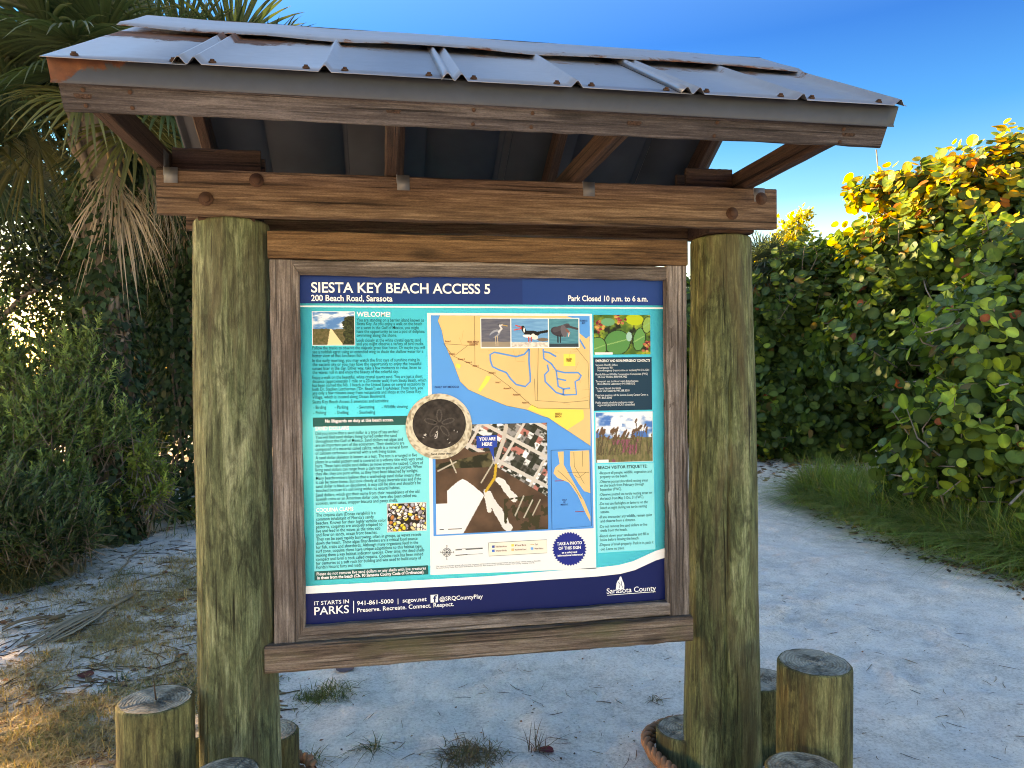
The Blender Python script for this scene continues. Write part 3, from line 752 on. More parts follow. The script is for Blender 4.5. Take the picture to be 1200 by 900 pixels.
for s, y, r in (('The coquina clam (Donax variabilis) is a', 384, 590), ("common inhabitant of Florida's sandy", 417, 575), ('beaches. Known for their highly variable color', 449, 675), ('patterns, coquinas are uniquely adapted to', 480, 645), ('live and feed in the waves as the tides ebb', 513, 628), ('and flow on sandy, ocean front beaches.', 545, 605),
                ('They can be seen rapidly burrowing, often in groups, as waves recede', 579, 960), ('down the beach. These algae filter-feeders are a critical food source', 612, 930), ('for fish, crabs and shorebirds. Although many organisms feed in the', 645, 935), ('surf zone, coquina clams have unique adaptations to this habitat type,', 677, 970),
                ('making them a key habitat indicator species. Over time, the dead shells', 710, 985), ('compact and form a rock called coquina. Coquina rock has been mined', 743, 975), ('for centuries as a soft rock for building and was used to build many of', 775, 960), ("Florida's historic forts and roads.", 807, 480)):
    text('body_clams', s, x2c(108), y3c(y), x2c(r), BS, .002, 4)
nb = shape('notice_bar', [(x2c(93), y3c(828)), (x2c(1015), y3c(778)), (x2c(1017), y3c(852)), (x2c(94), y3c(902))], 2, '#0b5a57')
text('notice2', 'Please do not remove live sand dollars or any shells with live creatures', x2c(112), y3c(861), x2c(998), 4.9, .015, 4, '#f4f6f8', nb)
text('notice2', 'in them from the beach (Ch. 90 Sarasota County Code of Ordinances).', x2c(118), y3c(892), x2c(985), 4.9, .03)
def beach_path(u, v):
    img = blend(C(70, 130, 190)+0*u[..., None], C(235, 240, 245), (fbm(u*4, v*9, 4)-.42)*5*(1-v))
    land = v > .5+.03*fbm(u*6, v*0, 3); img[land] = blend(C(70, 75, 40)+0*u[..., None], C(130, 110, 85), fbm(u*22, v*22)*1.2-.2)[land]
    pm = land & (np.abs(u-(.43+.18*(v-.5)**1*1.2)) < .02+.36*(v-.52)); img[pm] = C(226, 208, 165)
    tr = (u > .70+.25*(fbm(u*9, v*9)-.4)) & (v > .05+.5*(1-u)) & (v > .12); img[tr] = blend(C(25, 32, 20)+0*u[..., None], C(80, 90, 50), fbm(u*30, v*30)*1.6-.4)[tr]
    return img
picture('photograph', 366.2, 365.6, 415.5, 404, 4, beach_path, border='#e9eef0')
_rs = np.random.default_rng(12)
def shells(u, v):
    img = np.zeros(u.shape+(3,))+C(38, 34, 30)
    pal = [C(235, 230, 220), C(200, 195, 205), C(170, 165, 175), C(220, 195, 140), C(190, 120, 70), C(240, 225, 190), C(150, 140, 150), C(230, 225, 225), C(225, 200, 70)]
    for i in range(150):
        cx, cy = _rs.random(2); rot = _rs.uniform(.6, 2.4); c = pal[_rs.integers(len(pal))]
        a, b_ = _rs.uniform(.05, .085), _rs.uniform(.035, .055)
        put(img, ell(u, v, cx, cy, a+.018, b_+.018, rot), C(40, 34, 32)); put(img, ell(u, v, cx, cy, a, b_, rot), c); put(img, ell(u, v, cx-.01, cy-.015, a*.5, b_*.45, rot), np.minimum(1, c*1.12))
    return img
picture('photograph', 454, 590.6, 499.3, 621, 4, shells, 110, 80, border='#d9e4e0')
# map sheet ---------------------------------------------------------
def c5(x, y): return (500+x/4.286, 320+y/4.286)
def c6(x, y): return (500+x/4.5, 480+y/4.5)
def c8(x, y): return (640+x/3.6, 470+y/3.6)
sheet_w = shape('map_sheet', [c5(3, 200), c5(830, 205), c6(894, 838), c6(20, 872)], 2, '#eef1f0')
sea = shape('map_sea', [c5(20, 212), c5(818, 216), c6(880, 625), c6(36, 668)], 3, '#3f9be6', sheet_w)
land = shape('map_land', [c5(66, 213), c5(700, 216), c5(765, 235), c5(765, 300), c5(800, 330), c5(818, 316), c6(864, 192), c6(760, 122), c6(700, 84), c6(640, 42), c5(590, 722), c5(500, 686), c5(400, 666), c5(300, 626), c5(210, 586), c5(168, 545), c5(135, 455), c5(110, 402), c5(86, 345), c5(76, 290), c5(56, 240)], 4, '#e6c48a', sheet_w)
shape('map_area', [c5(505, 682), c5(530, 660), c5(560, 680), c5(786, 686), c5(790, 722), c6(825, 52), c6(740, 106), c6(690, 72), c6(640, 42), c6(590, 20)], 5, '#f5e06a', sheet_w)
for q_ in ([c5(687, 406), c5(746, 406), c5(746, 467), c5(687, 467)], [c5(300, 515), c5(322, 520), c5(310, 545), c5(270, 596), c5(258, 588)], [c5(150, 453), c5(173, 462), c5(165, 480), c5(145, 470)]):
    shape('map_area', q_, 5, '#f5e06a', sheet_w)
canal = [[(320, 440), (318, 410), (340, 398), (400, 410), (450, 420), (490, 408), (515, 380)], [(515, 380), (513, 440), (520, 520), (520, 545), (495, 570), (450, 560), (420, 530), (400, 500), (360, 485), (330, 470), (320, 440)],
         [(585, 380), (588, 430), (625, 455), (650, 490), (690, 500), (760, 500), (775, 515), (765, 535), (745, 545), (752, 610), (690, 612), (650, 600), (620, 570), (595, 545), (592, 510), (612, 490), (605, 460)],
         [(650, 490), (655, 530), (700, 540)], [(655, 530), (660, 570), (685, 582), (720, 578)], [(588, 395), (615, 400), (650, 420)], [(765, 330), (795, 380)], [(685, 612), (687, 582)]]
strips('map_canal', [[c5(*a) for a in ln] for ln in canal], 1.9, 6, '#4a96e0', sheet_w)
roads = [[(85, 355), (190, 362), (240, 365)], [(85, 355), (130, 415), (230, 462), (330, 505), (430, 580), (520, 660), (560, 678), (818, 682)], [(240, 215), (242, 465)], [(140, 415), (205, 365)], [(750, 376), (810, 450), (818, 680)], [(560, 375), (555, 640)], [(540, 530), (545, 640), (700, 650), (810, 640)]]
strips('map_road', [[c5(*a) for a in ln] for ln in roads], .35, 6, '#4a3b30', sheet_w)
_rr = np.random.default_rng(4); ln_ = []
for i in range(46):
    x, y = _rr.uniform(120, 800), _rr.uniform(225, 660)
    if y > 300+(x-100)*.45 and x < 560: continue
    a = _rr.uniform(-.4, .4)+(_rr.random() < .5)*1.57; L = _rr.uniform(15, 60); ln_.append([c5(x, y), c5(x+L*math.cos(a), y+L*math.sin(a))])
strips('map_street', ln_, .25, 5.5, '#c09a60', sheet_w)
strips('map_outline', [[c5(66, 213), c5(56, 240), c5(76, 290), c5(86, 345), c5(110, 402), c5(135, 455), c5(168, 545), c5(210, 586), c5(300, 626), c5(400, 666), c5(500, 686), c5(590, 722), c6(640, 42), c6(700, 84), c6(760, 122), c6(864, 192)]], .3, 6, '#8a7a60', sheet_w)
for s, x, y, x1_, sz in (('Access 1', 92, 347, 120, 3), ('HIGEL BEACH', 203, 350, 262, 3), ('PAVILION', 215, 362, 255, 3), ('Access 2', 112, 410, 142, 3), ('Access 3', 155, 437, 190, 3), ('Access 4', 195, 452, 225, 3), ('Access 5', 230, 470, 260, 3), ('Access 6', 310, 505, 345, 3), ('Access 7', 345, 553, 370, 3), ('Access 8', 385, 583, 420, 3), ('Access 9', 432, 615, 470, 3), ('Access 10', 478, 655, 512, 3), ('SIESTA', 645, 712, 678, 3.4), ('BEACH', 645, 725, 675, 3.4), ('GLEBE', 700, 436, 728, 3), ('PARK', 702, 446, 726, 3)):
    text('body_map', s, *c5(x, y), c5(x1_, y)[0], sz, .02, 8, '#7a2f1c', sheet_w)
text('gulf', 'GULF OF MEXICO', *c5(40, 578), c5(162, 578)[0], 3.4, .02, 8, '#1b3f7a', sheet_w)
text('gulf', 'ROBERTS', *c5(770, 244), c5(806, 244)[0], 3, .02, 8, '#1b3f7a'); text('gulf', 'BAY', *c5(779, 256), c5(796, 256)[0], 3, .02)
def water_bg(u, v, a, b_): return blend(a+0*u[..., None], b_, fbm(u*4, v*26, 4))
def heron(u, v):
    img = water_bg(u, v, C(70, 78, 98), C(120, 120, 130)); img[v > .82] = C(150, 140, 125)
    W = C(205, 208, 214); D_ = C(90, 98, 118)
    put(img, ell(u, v, .47, .53, .20, .12, -.5), C(150, 158, 172)); put(img, ell(u, v, .42, .58, .19, .07, -.6), D_)
    put(img, seg(u, v, .60, .47, .70, .36, .035), W); put(img, seg(u, v, .70, .36, .64, .25, .03), W); put(img, ell(u, v, .68, .22, .07, .035), W)
    put(img, seg(u, v, .72, .22, .90, .26, .014), C(205, 170, 90)); put(img, seg(u, v, .58, .20, .70, .19, .012), C(30, 32, 40))
    for x in (.48, .55): put(img, seg(u, v, x, .62, x+.02, .96, .013), C(190, 175, 150))
    return img
def skimmer(u, v):
    img = water_bg(u, v, C(70, 140, 195), C(120, 180, 220)); sd = v > .80+.04*fbm(u*5, v, 2); img[sd] = blend(C(225, 222, 215)+0*u[..., None], C(150, 140, 130), fbm(u*18, v*18)*1.4-.5)[sd]
    K = C(18, 18, 22)
    put(img, ell(u, v, .55, .52, .22, .10, .1), K); put(img, seg(u, v, .65, .52, 1.0, .44, .045), K); put(img, seg(u, v, .36, .46, .31, .32, .055), K); put(img, ell(u, v, .31, .31, .055, .06), K)
    put(img, ell(u, v, .46, .62, .15, .055, .1), C(240, 240, 240)); put(img, ell(u, v, .345, .40, .02, .09), C(240, 240, 240))
    put(img, seg(u, v, .27, .30, .12, .24, .018), C(215, 70, 45)); put(img, seg(u, v, .27, .35, .08, .40, .018), C(215, 70, 45))
    put(img, ell(u, v, .64, .66, .09, .08), C(225, 222, 215)); put(img, ell(u, v, .59, .58, .045, .05), C(235, 232, 226)); put(img, ell(u, v, .86, .74, .16, .06), C(120, 105, 92))
    for x in (.47, .54): put(img, seg(u, v, x, .65, x, .80, .014), C(200, 70, 50))
    return img
def egret(u, v):
    img = water_bg(u, v, C(40, 115, 135), C(80, 160, 175)); img[v > .88] = C(45, 65, 75)
    G = C(58, 56, 66)
    put(img, ell(u, v, .33, .46, .28, .17, .25), G); put(img, seg(u, v, .20, .40, .62, .25, .085), C(75, 72, 82)); put(img, seg(u, v, .60, .26, .96, .36, .04), C(66, 62, 70)); put(img, ell(u, v, .50, .44, .10, .22, -.2), C(100, 96, 106))
    put(img, seg(u, v, .60, .40, .68, .50, .04), C(140, 90, 80)); put(img, seg(u, v, .68, .50, .66, .62, .018), C(225, 200, 190))
    for x in (.30, .38): put(img, seg(u, v, x, .60, x, .84, .02), C(28, 30, 36))
    return img
strip_ = rect('picture_border', *c5(269, 224), *c5(767, 376), 7, '#eef1f0')
for (a, b_, fn) in ((273, 420, heron), (424, 609, skimmer), (613, 762, egret)):
    picture('photograph', *c5(a, 229), *c5(b_, 371), 8, fn, 90, 80, parent=sheet_w)
def aerial(u, v):
    soil = blend(C(112, 84, 66)+0*u[..., None], C(74, 56, 44), fbm(u*7, v*7, 5)*1.7-.35)
    img = soil
    s1 = fbm(u*26, v*26, 3)
    # beach sand
    wb = ((v > .50+.9*np.abs(u-.235)**1.25*1.4) & (u < .44-.55*np.maximum(0, v-.63)) & (u < .45)) | ((v > .72+.6*u) & (u < .12))
    wb &= ~((u < .10) & (v < .72))
    img[wb] = C(238, 238, 238)+0*img[wb]
    dune = seg(u, v, .46, .66, .64, .98, .035+.03*(s1-.4)) | seg(u, v, .56, .52, .70, .70, .028+.03*(s1-.4)) | seg(u, v, .44, .62, .47, .80, .02)
    img[dune] = C(225, 222, 218)
    sc = (v < .40) & (u < .52) & (v > .26+.2*(.5-u)); img[sc] = blend(C(95, 88, 62)+0*u[..., None], C(38, 40, 26), (fbm(u*16, v*16, 3)-.4)*6)[sc]
    veg = (v > .70-.1*(u-.6)) & (u > .60) & (fbm(u*20, v*20, 3) > .52); img[veg] = C(60, 56, 36)
    town = (v < .32+.62*(u-.42)*1.05-.0) & (v < .70) & ((u > .50) | (v < .30-.1*u)) & ~((u < .5) & (v > .26))
    gu, gv = u*.86+v*.5, v*.86-u*.5
    cells = vnoise(np.floor(gu*21)*7.3+.5, np.floor(gv*17)*5.1+.5)
    pal = np.stack([C(62, 66, 58), C(225, 225, 225), C(150, 148, 146), C(245, 245, 245), C(80, 78, 74), C(190, 120, 110), C(44, 50, 40), C(200, 200, 200)])
    tc = pal[(np.abs(cells*37).astype(int)) % 8]; tc = blend(tc, C(40, 44, 34)+0*u[..., None], (fbm(u*34, v*34, 2)-.5)*4)
    road = (np.abs((gv*17) % 4-.3) < .28) | (np.abs((gu*21) % 7-.3) < .25); tc[road] = C(205, 200, 192)
    img[town] = tc[town]
    rd = seg(u, v, .63, .02, .60, .16, .018) | seg(u, v, .60, .16, .53, .36, .018); img[rd] = C(195, 188, 178)
    for a in ((.18, .34, .02, .42), (.52, .34, .40, .54), (.13, .32, .18, .44), (.86, .72, .78, .88), (.78, .68, .70, .86), (.93, .72, .86, .86)): put(img, seg(u, v, *a, .006), C(190, 182, 165))
    put(img, seg(u, v, .535, .38, .52, .50, .012) | seg(u, v, .52, .50, .44, .62, .012), C(205, 165, 60))
    return img
aer = picture('aerial_photograph', *c6(44, 82), *c6(640, 630), 5, aerial, 220, 220, parent=sheet_w)
shape('callout', [c6(262, 140), c6(370, 133), c6(371, 196), c6(352, 200), c6(358, 276), c6(328, 200), c6(263, 204)], 7, '#1546a8', sheet_w)
text('you', 'YOU ARE', *c6(275, 163), c6(362, 158)[0], 5.2, .035, 9, '#f4f6f8', sheet_w)
text('you', 'HERE', *c6(291, 190), c6(345, 187)[0], 5.2, .035, 9, '#f4f6f8')
rect('scale_box', *c6(62, 620), *c6(192, 640), 7, '#f2f2f2', sheet_w)
strips('scale_bar', [[c6(68, 632), c6(90, 631)], [c6(112, 630), c6(185, 627)]], .9, 9, '#2a2a2a', sheet_w)
# inset map
ins = rect('inset_map', *c6(655, 214), *c6(866, 610), 5, '#3f9be6', sheet_w)
strips('inset_frame', [[c6(655, 214), c6(860, 207), c6(868, 612), c6(660, 630), c6(655, 214)]], .45, 8, '#20375a', sheet_w)
shape('inset_land', [c6(690, 222), c6(722, 220), c6(722, 290), c6(745, 330), c6(790, 410), c6(830, 480), c6(862, 560), c6(862, 590), c6(840, 550), c6(795, 450), c6(750, 385), c6(690, 360), c6(668, 335), c6(676, 305), c6(700, 285)], 6, '#e6c48a', sheet_w)
shape('inset_land', [c6(755, 219), c6(856, 214), c6(862, 440), c6(830, 430), c6(800, 390), c6(770, 340), c6(755, 290)], 6, '#e6c48a', sheet_w)
strips('inset_road', [[c6(775, 225), c6(778, 300), c6(830, 390)], [c6(820, 218), c6(822, 300)], [c6(780, 345), c6(800, 360), c6(840, 330)], [c6(740, 330), c6(855, 330)], [c6(690, 320), c6(725, 350), c6(770, 395), c6(815, 470)]], .4, 7, '#5a4a3a', sheet_w)
strips('inset_mark', [[c6(675, 376), c6(722, 374)], [c6(782, 538), c6(830, 536)]], .7, 7, '#b03a2a', sheet_w)
text('gulf', 'GULF', *c6(712, 480), c6(738, 480)[0], 2.8, .02); text('gulf', 'OF', *c6(719, 492), c6(731, 492)[0], 2.8, .02); text('gulf', 'MEXICO', *c6(706, 505), c6(744, 505)[0], 2.8, .02)
# compass, scale, legend
def ring_pts(cx, cy, r, n, f=lambda i: 1.0): return [c6(cx+r*f(i)*math.cos(2*math.pi*i/n), cy+r*f(i)*math.sin(2*math.pi*i/n)) for i in range(n)]
strips('compass', [ring_pts(106, 752, 22, 24)+ring_pts(106, 752, 22, 24)[:1], ring_pts(106, 752, 15, 24)+ring_pts(106, 752, 15, 24)[:1], [c6(106, 722), c6(106, 782)], [c6(76, 752), c6(136, 752)], [c6(90, 736), c6(122, 768)], [c6(122, 736), c6(90, 768)]], .5, 4, '#3a4048', sheet_w)
for a, x, y in (('N', 103, 722), ('S', 103, 792), ('W', 70, 756), ('E', 139, 756)): text('compass_t', a, *c6(x, y), c6(x+6, y)[0], 2.6, .02, 4, '#3a4048', sheet_w)
strips('scale_bar', [[c6(152, 740), c6(185, 738)], [c6(205, 737), c6(295, 732)], [c6(152, 768), c6(215, 764)]], .9, 4, '#2a2a2a', sheet_w)
strips('scale_bar', [[c6(215, 764), c6(295, 759)], [c6(152, 736), c6(295, 728)]], .35, 4, '#2a2a2a', sheet_w)
lg = shape('legend', [c6(325, 702), c6(632, 685), c6(635, 755), c6(328, 772)], 4, '#eeeada', sheet_w)
strips('legend_frame', [[c6(325, 702), c6(632, 685), c6(635, 755), c6(328, 772), c6(325, 702)]], .4, 5, '#4a4a44', sheet_w)
for (x, y, h, s) in ((344, 716, '#3a5aa0', 'Public Beach Access'), (344, 738, '#3a78d0', 'Water Body'), (446, 709, '#f5e06a', 'Parks'), (446, 732, '#e6c48a', 'Residential Land'), (548, 726, '#58a8e8', 'Water Feature')):
    rect('legend_key', *c6(x, y), *c6(x+14, y+12), 5, h, sheet_w)
    text('body_map', s, *c6(x+20, y+10), c6(x+(78 if x < 500 else 66), y+7)[0], 2.6, .01)
strips('legend_key', [[c6(546, 712), c6(566, 711)]], .5, 5, '#d0a040', sheet_w)
text('body_map', 'Trail', *c6(570, 714), c6(584, 713)[0], 2.6, .01)
text('body_fine', 'This map is provided for general reference only. Locations and boundaries shown are approximate and may change without notice to the public.', *c6(50, 830), c6(602, 800)[0], 2.2, 0, 4, '#5a6068', sheet_w)
text('body_fine', 'Sarasota County Parks, Recreation and Natural Resources. Base imagery and shoreline compiled from county mapping records.', *c6(50, 839), c6(570, 810)[0], 2.2, 0)
badge = shape('badge', ring_pts(752, 734, 91, 72, lambda i: 1.0 if i % 2 else .90), 5, '#132a86', sheet_w)
for s, y, a, b_, sz in (('TAKE A PHOTO', 712, 686, 818, 5.0), ('OF THIS SIGN', 736, 694, 812, 5.0), ('as a safety and', 755, 712, 792, 3.2), ('informational reference!', 771, 690, 822, 3.2)):
    text('badge_t', s, *c6(a, y+3), c6(b_, y)[0], sz, .03, 7, '#f4f6f8', sheet_w)
# sand dollar -------------------------------------------------------
def circ(cx, cy, r, n, f): return [(cx+r*f(t)*math.cos(t), cy+r*f(t)*math.sin(t)) for t in np.arange(n)*2*math.pi/n]
def disc_pic(name, cx, cy, ru, rv, k, fn, nr=40, na=96, parent=None):
    r = np.linspace(0, 1, nr)[:, None]; t = np.arange(na)[None]*2*math.pi/na
    uu = r*np.cos(t); vv = r*np.sin(t); c = np.clip(fn(uu, vv), 0, 1)
    V = []
    x0, z0 = pp(cx, cy); ax = pp(cx+ru, cy)[0]-x0; az = z0-pp(cx, cy+rv)[1]
    V = np.stack([x0+ax*uu, np.full_like(uu, lay(k)), z0-az*vv], -1).reshape(-1, 3)
    i = np.arange(nr-1)[:, None]*na; j = np.arange(na)[None]; kk = (j+1) % na
    return link(name, mesh(name, V, None, np.stack([i+j, i+na+j, i+na+kk, i+kk], -1).reshape(-1, 4), srgb(c).reshape(-1, 3)), parent or panel, None, M['photo'])
def rim(u, v): return blend(C(214, 206, 184)+0*u[..., None], C(150, 138, 116), (fbm(u*16+50, v*16+50, 4)-.45)*4)
def dark(u, v):
    img = blend(C(66, 60, 56)+0*u[..., None], C(34, 30, 30), fbm(u*7+30, v*7+30, 5)*1.8-.4)
    for k in range(5):
        a = -math.pi/2+k*2*math.pi/5; put(img, ell(u, v, .34*math.cos(a), .34*math.sin(a), .26, .11, a), C(80, 74, 70)); put(img, ell(u, v, .34*math.cos(a), .34*math.sin(a), .21, .07, a), C(50, 45, 44))
    for (x, y, rx, ry, ro) in ((-.12, .44, .045, .16, .2), (-.55, .46, .03, .09, .6), (.34, .70, .03, .09, -.3), (.62, .30, .03, .08, -1.2)):
        put(img, ell(u, v, x, y, rx, ry, ro), C(205, 200, 195)); put(img, ell(u, v, x, y, rx*.55, ry*.75, ro), C(30, 26, 26))
    put(img, ell(u, v, -.16, -.06, .05, .04), C(18, 16, 16))
    return img
sd = disc_pic('sand_dollar_picture', 514.5, 499.6, 38.6, 38.4, 10, rim)
disc_pic('sand_dollar_disc', 514.8, 496.8, 31.0, 29.3, 11, dark, parent=sd)
text('sd', 'Sand dollar (live)', 505, 533, 530, 3.0, .02, 12, '#3a342c', sd)
# right column ------------------------------------------------------
def grape(u, v):
    img = blend(C(60, 100, 40)+0*u[..., None], C(150, 170, 60), (fbm(u*7, v*5, 4)-.4)*3); img = blend(img, C(25, 35, 22)+0*u[..., None], (fbm(u*9+9, v*7+3, 3)-.55)*7)
    put(img, ell(u, v, .72, .12, .16, .14, .3), C(175, 195, 50)); put(img, ell(u, v, .25, .18, .12, .10), C(90, 160, 120))
    for (x, y, rx, ry, c) in ((.41, .70, .22, .30, C(70, 140, 78)), (.05, .85, .16, .28, C(86, 152, 82)), (.80, .62, .10, .28, C(84, 150, 84)), (.95, .25, .08, .2, C(130, 170, 90))):
        put(img, ell(u, v, x, y, rx+.02, ry+.02, .1), C(28, 50, 28)); put(img, ell(u, v, x, y, rx, ry, .1), c)
        put(img, seg(u, v, x-rx*.8, y+.05, x+rx*.8, y-.08, .012) & ell(u, v, x, y, rx, ry, .1), C(130, 180, 110))
    put(img, ell(u, v, .62, .55, .05, .12), C(150, 195, 185))
    for i in range(60):
        cx, cy = [(.08, .3), (.95, .75), (.45, .08)][i % 3]; x, y = cx+_rs.normal(0, .045), cy+_rs.normal(0, .09)
        put(img, ell(u, v, x, y, .026, .032), [C(150, 45, 60), C(190, 110, 80), C(205, 160, 90), C(110, 30, 50)][_rs.integers(4)])
    put(img, (v > .945) & (u > .02) & (u < .33), C(235, 235, 235)); return img
picture('photograph', *c5(838, 210), *c5(1124, 408), 3, grape, 100, 80)
cb = rect('contact_box', *c5(838, 424), *c5(1132, 686), 2, '#02384f')
text('contacts', 'EMERGENCY AND NON-EMERGENCY CONTACTS', *c5(848, 447), c5(1120, 447)[0], 4.2, .03, 4, '#e8eef0', cb)
for s, a, y, b_ in (("Sarasota Sheriff's Office", 848, 467, 958), ('Emergency 911', 858, 481, 935), ('Non-emergency (report crime or incident) 941.316.1201', 858, 494, 1116), ('Florida Fish and Wildlife Conservation Commission (FWC)', 848, 514, 1110), ('24-hour Hotline 888.404.3922', 858, 527, 1006),
                    ('To report sea turtle or nest disturbances', 848, 549, 1062), ('Mote Marine Laboratory 941.988.0212', 858, 562, 1046), ('To report injured shorebirds', 848, 584, 975), ('Save Our Seabirds 941.388.3010', 858, 597, 1018), ('If you have questions, call the Sarasota County Contact Center at', 848, 619, 1112), ('941.861.5000', 858, 632, 930), ('Public transit schedules and route maps:', 848, 656, 1038), ('scgov.net (keyword: SCAT schedules)', 858, 668, 1044)):
    text('body_contacts', s, *c5(a, y), c5(b_, y)[0], 3.6, .004, 4, '#dfe8ec', cb)
def seaoats(u, v):
    img = blend(C(60, 120, 190)+0*u[..., None], C(240, 242, 246), (fbm(u*4+2, v*6+8, 4)-.46)*6); put(img, ell(u, v, .36, .22, .10, .16), C(240, 242, 246))
    g = v > .50+.06*(fbm(u*12, v*0, 2)-.5); img[g] = blend(C(92, 96, 62)+0*u[..., None], C(150, 130, 95), fbm(u*40, v*12, 4)*1.5-.3)[g]
    pk = g & (fbm(u*9+4, v*4, 3) > .48) & (u > .28) & (u < .85) & (v > .55); img[pk] = blend(C(170, 96, 118)+0*u[..., None], C(120, 70, 80), fbm(u*50, v*20))[pk]
    for i in range(42):
        x = _rs.random(); h = _rs.uniform(.12, .32)*(1.5 if x > .7 else 1); dx = _rs.normal(.05, .05)
        put(img, seg(u, v, x, .85, x+dx, .62-h, .006), C(90, 80, 60)); put(img, ell(u, v, x+dx, .64-h, .018, .05, .4), C(105, 78, 58))
    put(img, (v > .94) & (u > .02) & (u < .22), C(235, 235, 235)); return img
picture('photograph', *c8(209, 50), *c8(449, 252), 3, seaoats, 100, 84, border='#bfe4e6')
tb = shape('text_box', [c8(211, 266), c8(454, 259), c8(460, 625), c8(218, 641)], 2, '#7ce6ee')
text('etiq', 'BEACH VISITOR ETIQUETTE:', *c8(218, 287), c8(426, 281)[0], 5.0, .02, 4, '#0d3a40', tb)
for s, a, y, b_ in (('-Respect all people, wildlife, vegetation and', 224, 309, 444), ('property on the beach.', 227, 325, 343), ('-Observe posted shorebird nesting areas', 224, 346, 428), ('on the beach from February through', 227, 362, 412), ('September (FWC).', 227, 379, 318), ('-Observe posted sea turtle nesting areas on', 224, 400, 446), ('the beach from May 1-Oct. 31 (FWC).', 227, 417, 412),
                    ('-Do not use flashlights or lanterns on the', 224, 439, 428), ('beach at night during sea turtle nesting', 229, 456, 424), ('season.', 229, 473, 266), ('-If you encounter any wildlife, remain quiet', 224, 495, 446), ('and observe from a distance.', 229, 512, 376), ('-Do not remove live sand dollars or live', 224, 535, 426), ('shells from the beach.', 229, 552, 342), ('-Knock down your sandcastles and fill in', 224, 575, 432), ('holes before leaving the beach.', 229, 591, 392), ('-Dispose of trash properly. Pack it in, pack it', 224, 612, 452), ('out. Leave no trace.', 230, 630, 330)):
    text('body_etiquette', s, *c8(a, y), c8(b_, y)[0], 4.9, .002, 4, '#0d3a40', tb)
flush_text()
# ------------------------------------------------------------------ stumps and rope round the posts
def stump(u, v, D, dia, label, seed, h=None):
    p = P(u, v, D); h = p[2] if h is None else h
    g = float(gz(p[0], p[1]))
    me, top = log_mesh('log_stump', h-g, dia/2*1.02, dia/2, 50+seed, segs=96, rings=26, top_round=.008, crack=(-1.6+seed*.4, .1, .0, h), lump=.008)
    o = tag(link('log_stump', me, None, T(p[0], p[1], g)@RZ(seed*1.3)@RX(.02*((seed % 3)-1)), M['stump']), label, 'stump', 'log stumps round the posts')
    link('cut_end', log_cap('cut_end', top, 60+seed), o, WM[o.name], M['cut'])
    return np.array([p[0], p[1], dia/2])
cl = [stump(183, 819, 2.26, .222, 'tall greenish log stump with pale cut top and a thin twig on it', 1),
      stump(236, 850, 2.66, .215, 'dark log stump half hidden behind the left post of the sign', 2),
      stump(262, 907, 2.06, .20, 'low log stump with grey cut top in front of the left post', 3),
      stump(318, 856, 2.60, .185, 'short dark log stump beside rope on the inner side of the left post', 4)]
cr = [stump(952, 774, 2.40, .232, 'tall mossy log stump with dark cracked grey top beside the right post', 5),
      stump(892, 795, 2.86, .235, 'shadowed log stump squeezed between the right post and the tall mossy stump', 6),
      stump(944, 902, 2.16, .225, 'low log stump with bleached grey top in front of the tall mossy stump', 7),
      stump(805, 853, 2.80, .225, 'short log stump with blackened hollow top wrapped by rope', 8)]
def rope(circles, label, turns, zs, seed):
    V = Acc(); rg = np.random.default_rng(seed)
    cs = np.array(circles)
    for kk in range(turns):
        th = np.linspace(0, 2*math.pi, 240, endpoint=False); n = np.stack([np.cos(th), np.sin(th)], 1)
        h = cs[:, :2]@n.T+cs[:, 2:3]; b_ = h.argmax(0)
        pts = cs[b_, :2]+n*(cs[b_, 2]+.030+.012*kk)[:, None]
        pts = np.vstack([pts, pts[:1]]); d = np.concatenate([[0], np.cumsum(np.linalg.norm(np.diff(pts, axis=0), axis=1))])
        m = 420; s = np.linspace(0, d[-1], m); xy = np.stack([np.interp(s, d, pts[:, 0]), np.interp(s, d, pts[:, 1])], 1)
        xyz = np.column_stack([xy, zs+kk*.036+.012*np.sin(s*3+kk)+.008*np.sin(s*7)+gz(xy[:, 0], xy[:, 1])])
        tg = nrm(np.gradient(xyz, axis=0)); a = nrm(np.cross(tg, [0, 0, 1.])); b2 = np.cross(tg, a)
        for st in range(3):
            ph = s*2*math.pi/.11+st*2*math.pi/3
            V.tube(xyz+.0098*(a*np.cos(ph)[:, None]+b2*np.sin(ph)[:, None]), .0112, 7, cap=False)
    o = link('rope', V.mesh('rope', smooth=True), None, None, M['rope'])
    return tag(o, label, 'rope', 'ropes tied round the stumps')
rope(cl+[np.array([LPX, 0, .13])], 'thick orange brown rope lying round the stumps of the left post', 2, .035, 1)
rope(cr+[np.array([RPX, 0, .14])], 'thick orange brown rope wound round the stumps of the right post', 2, .035, 2)

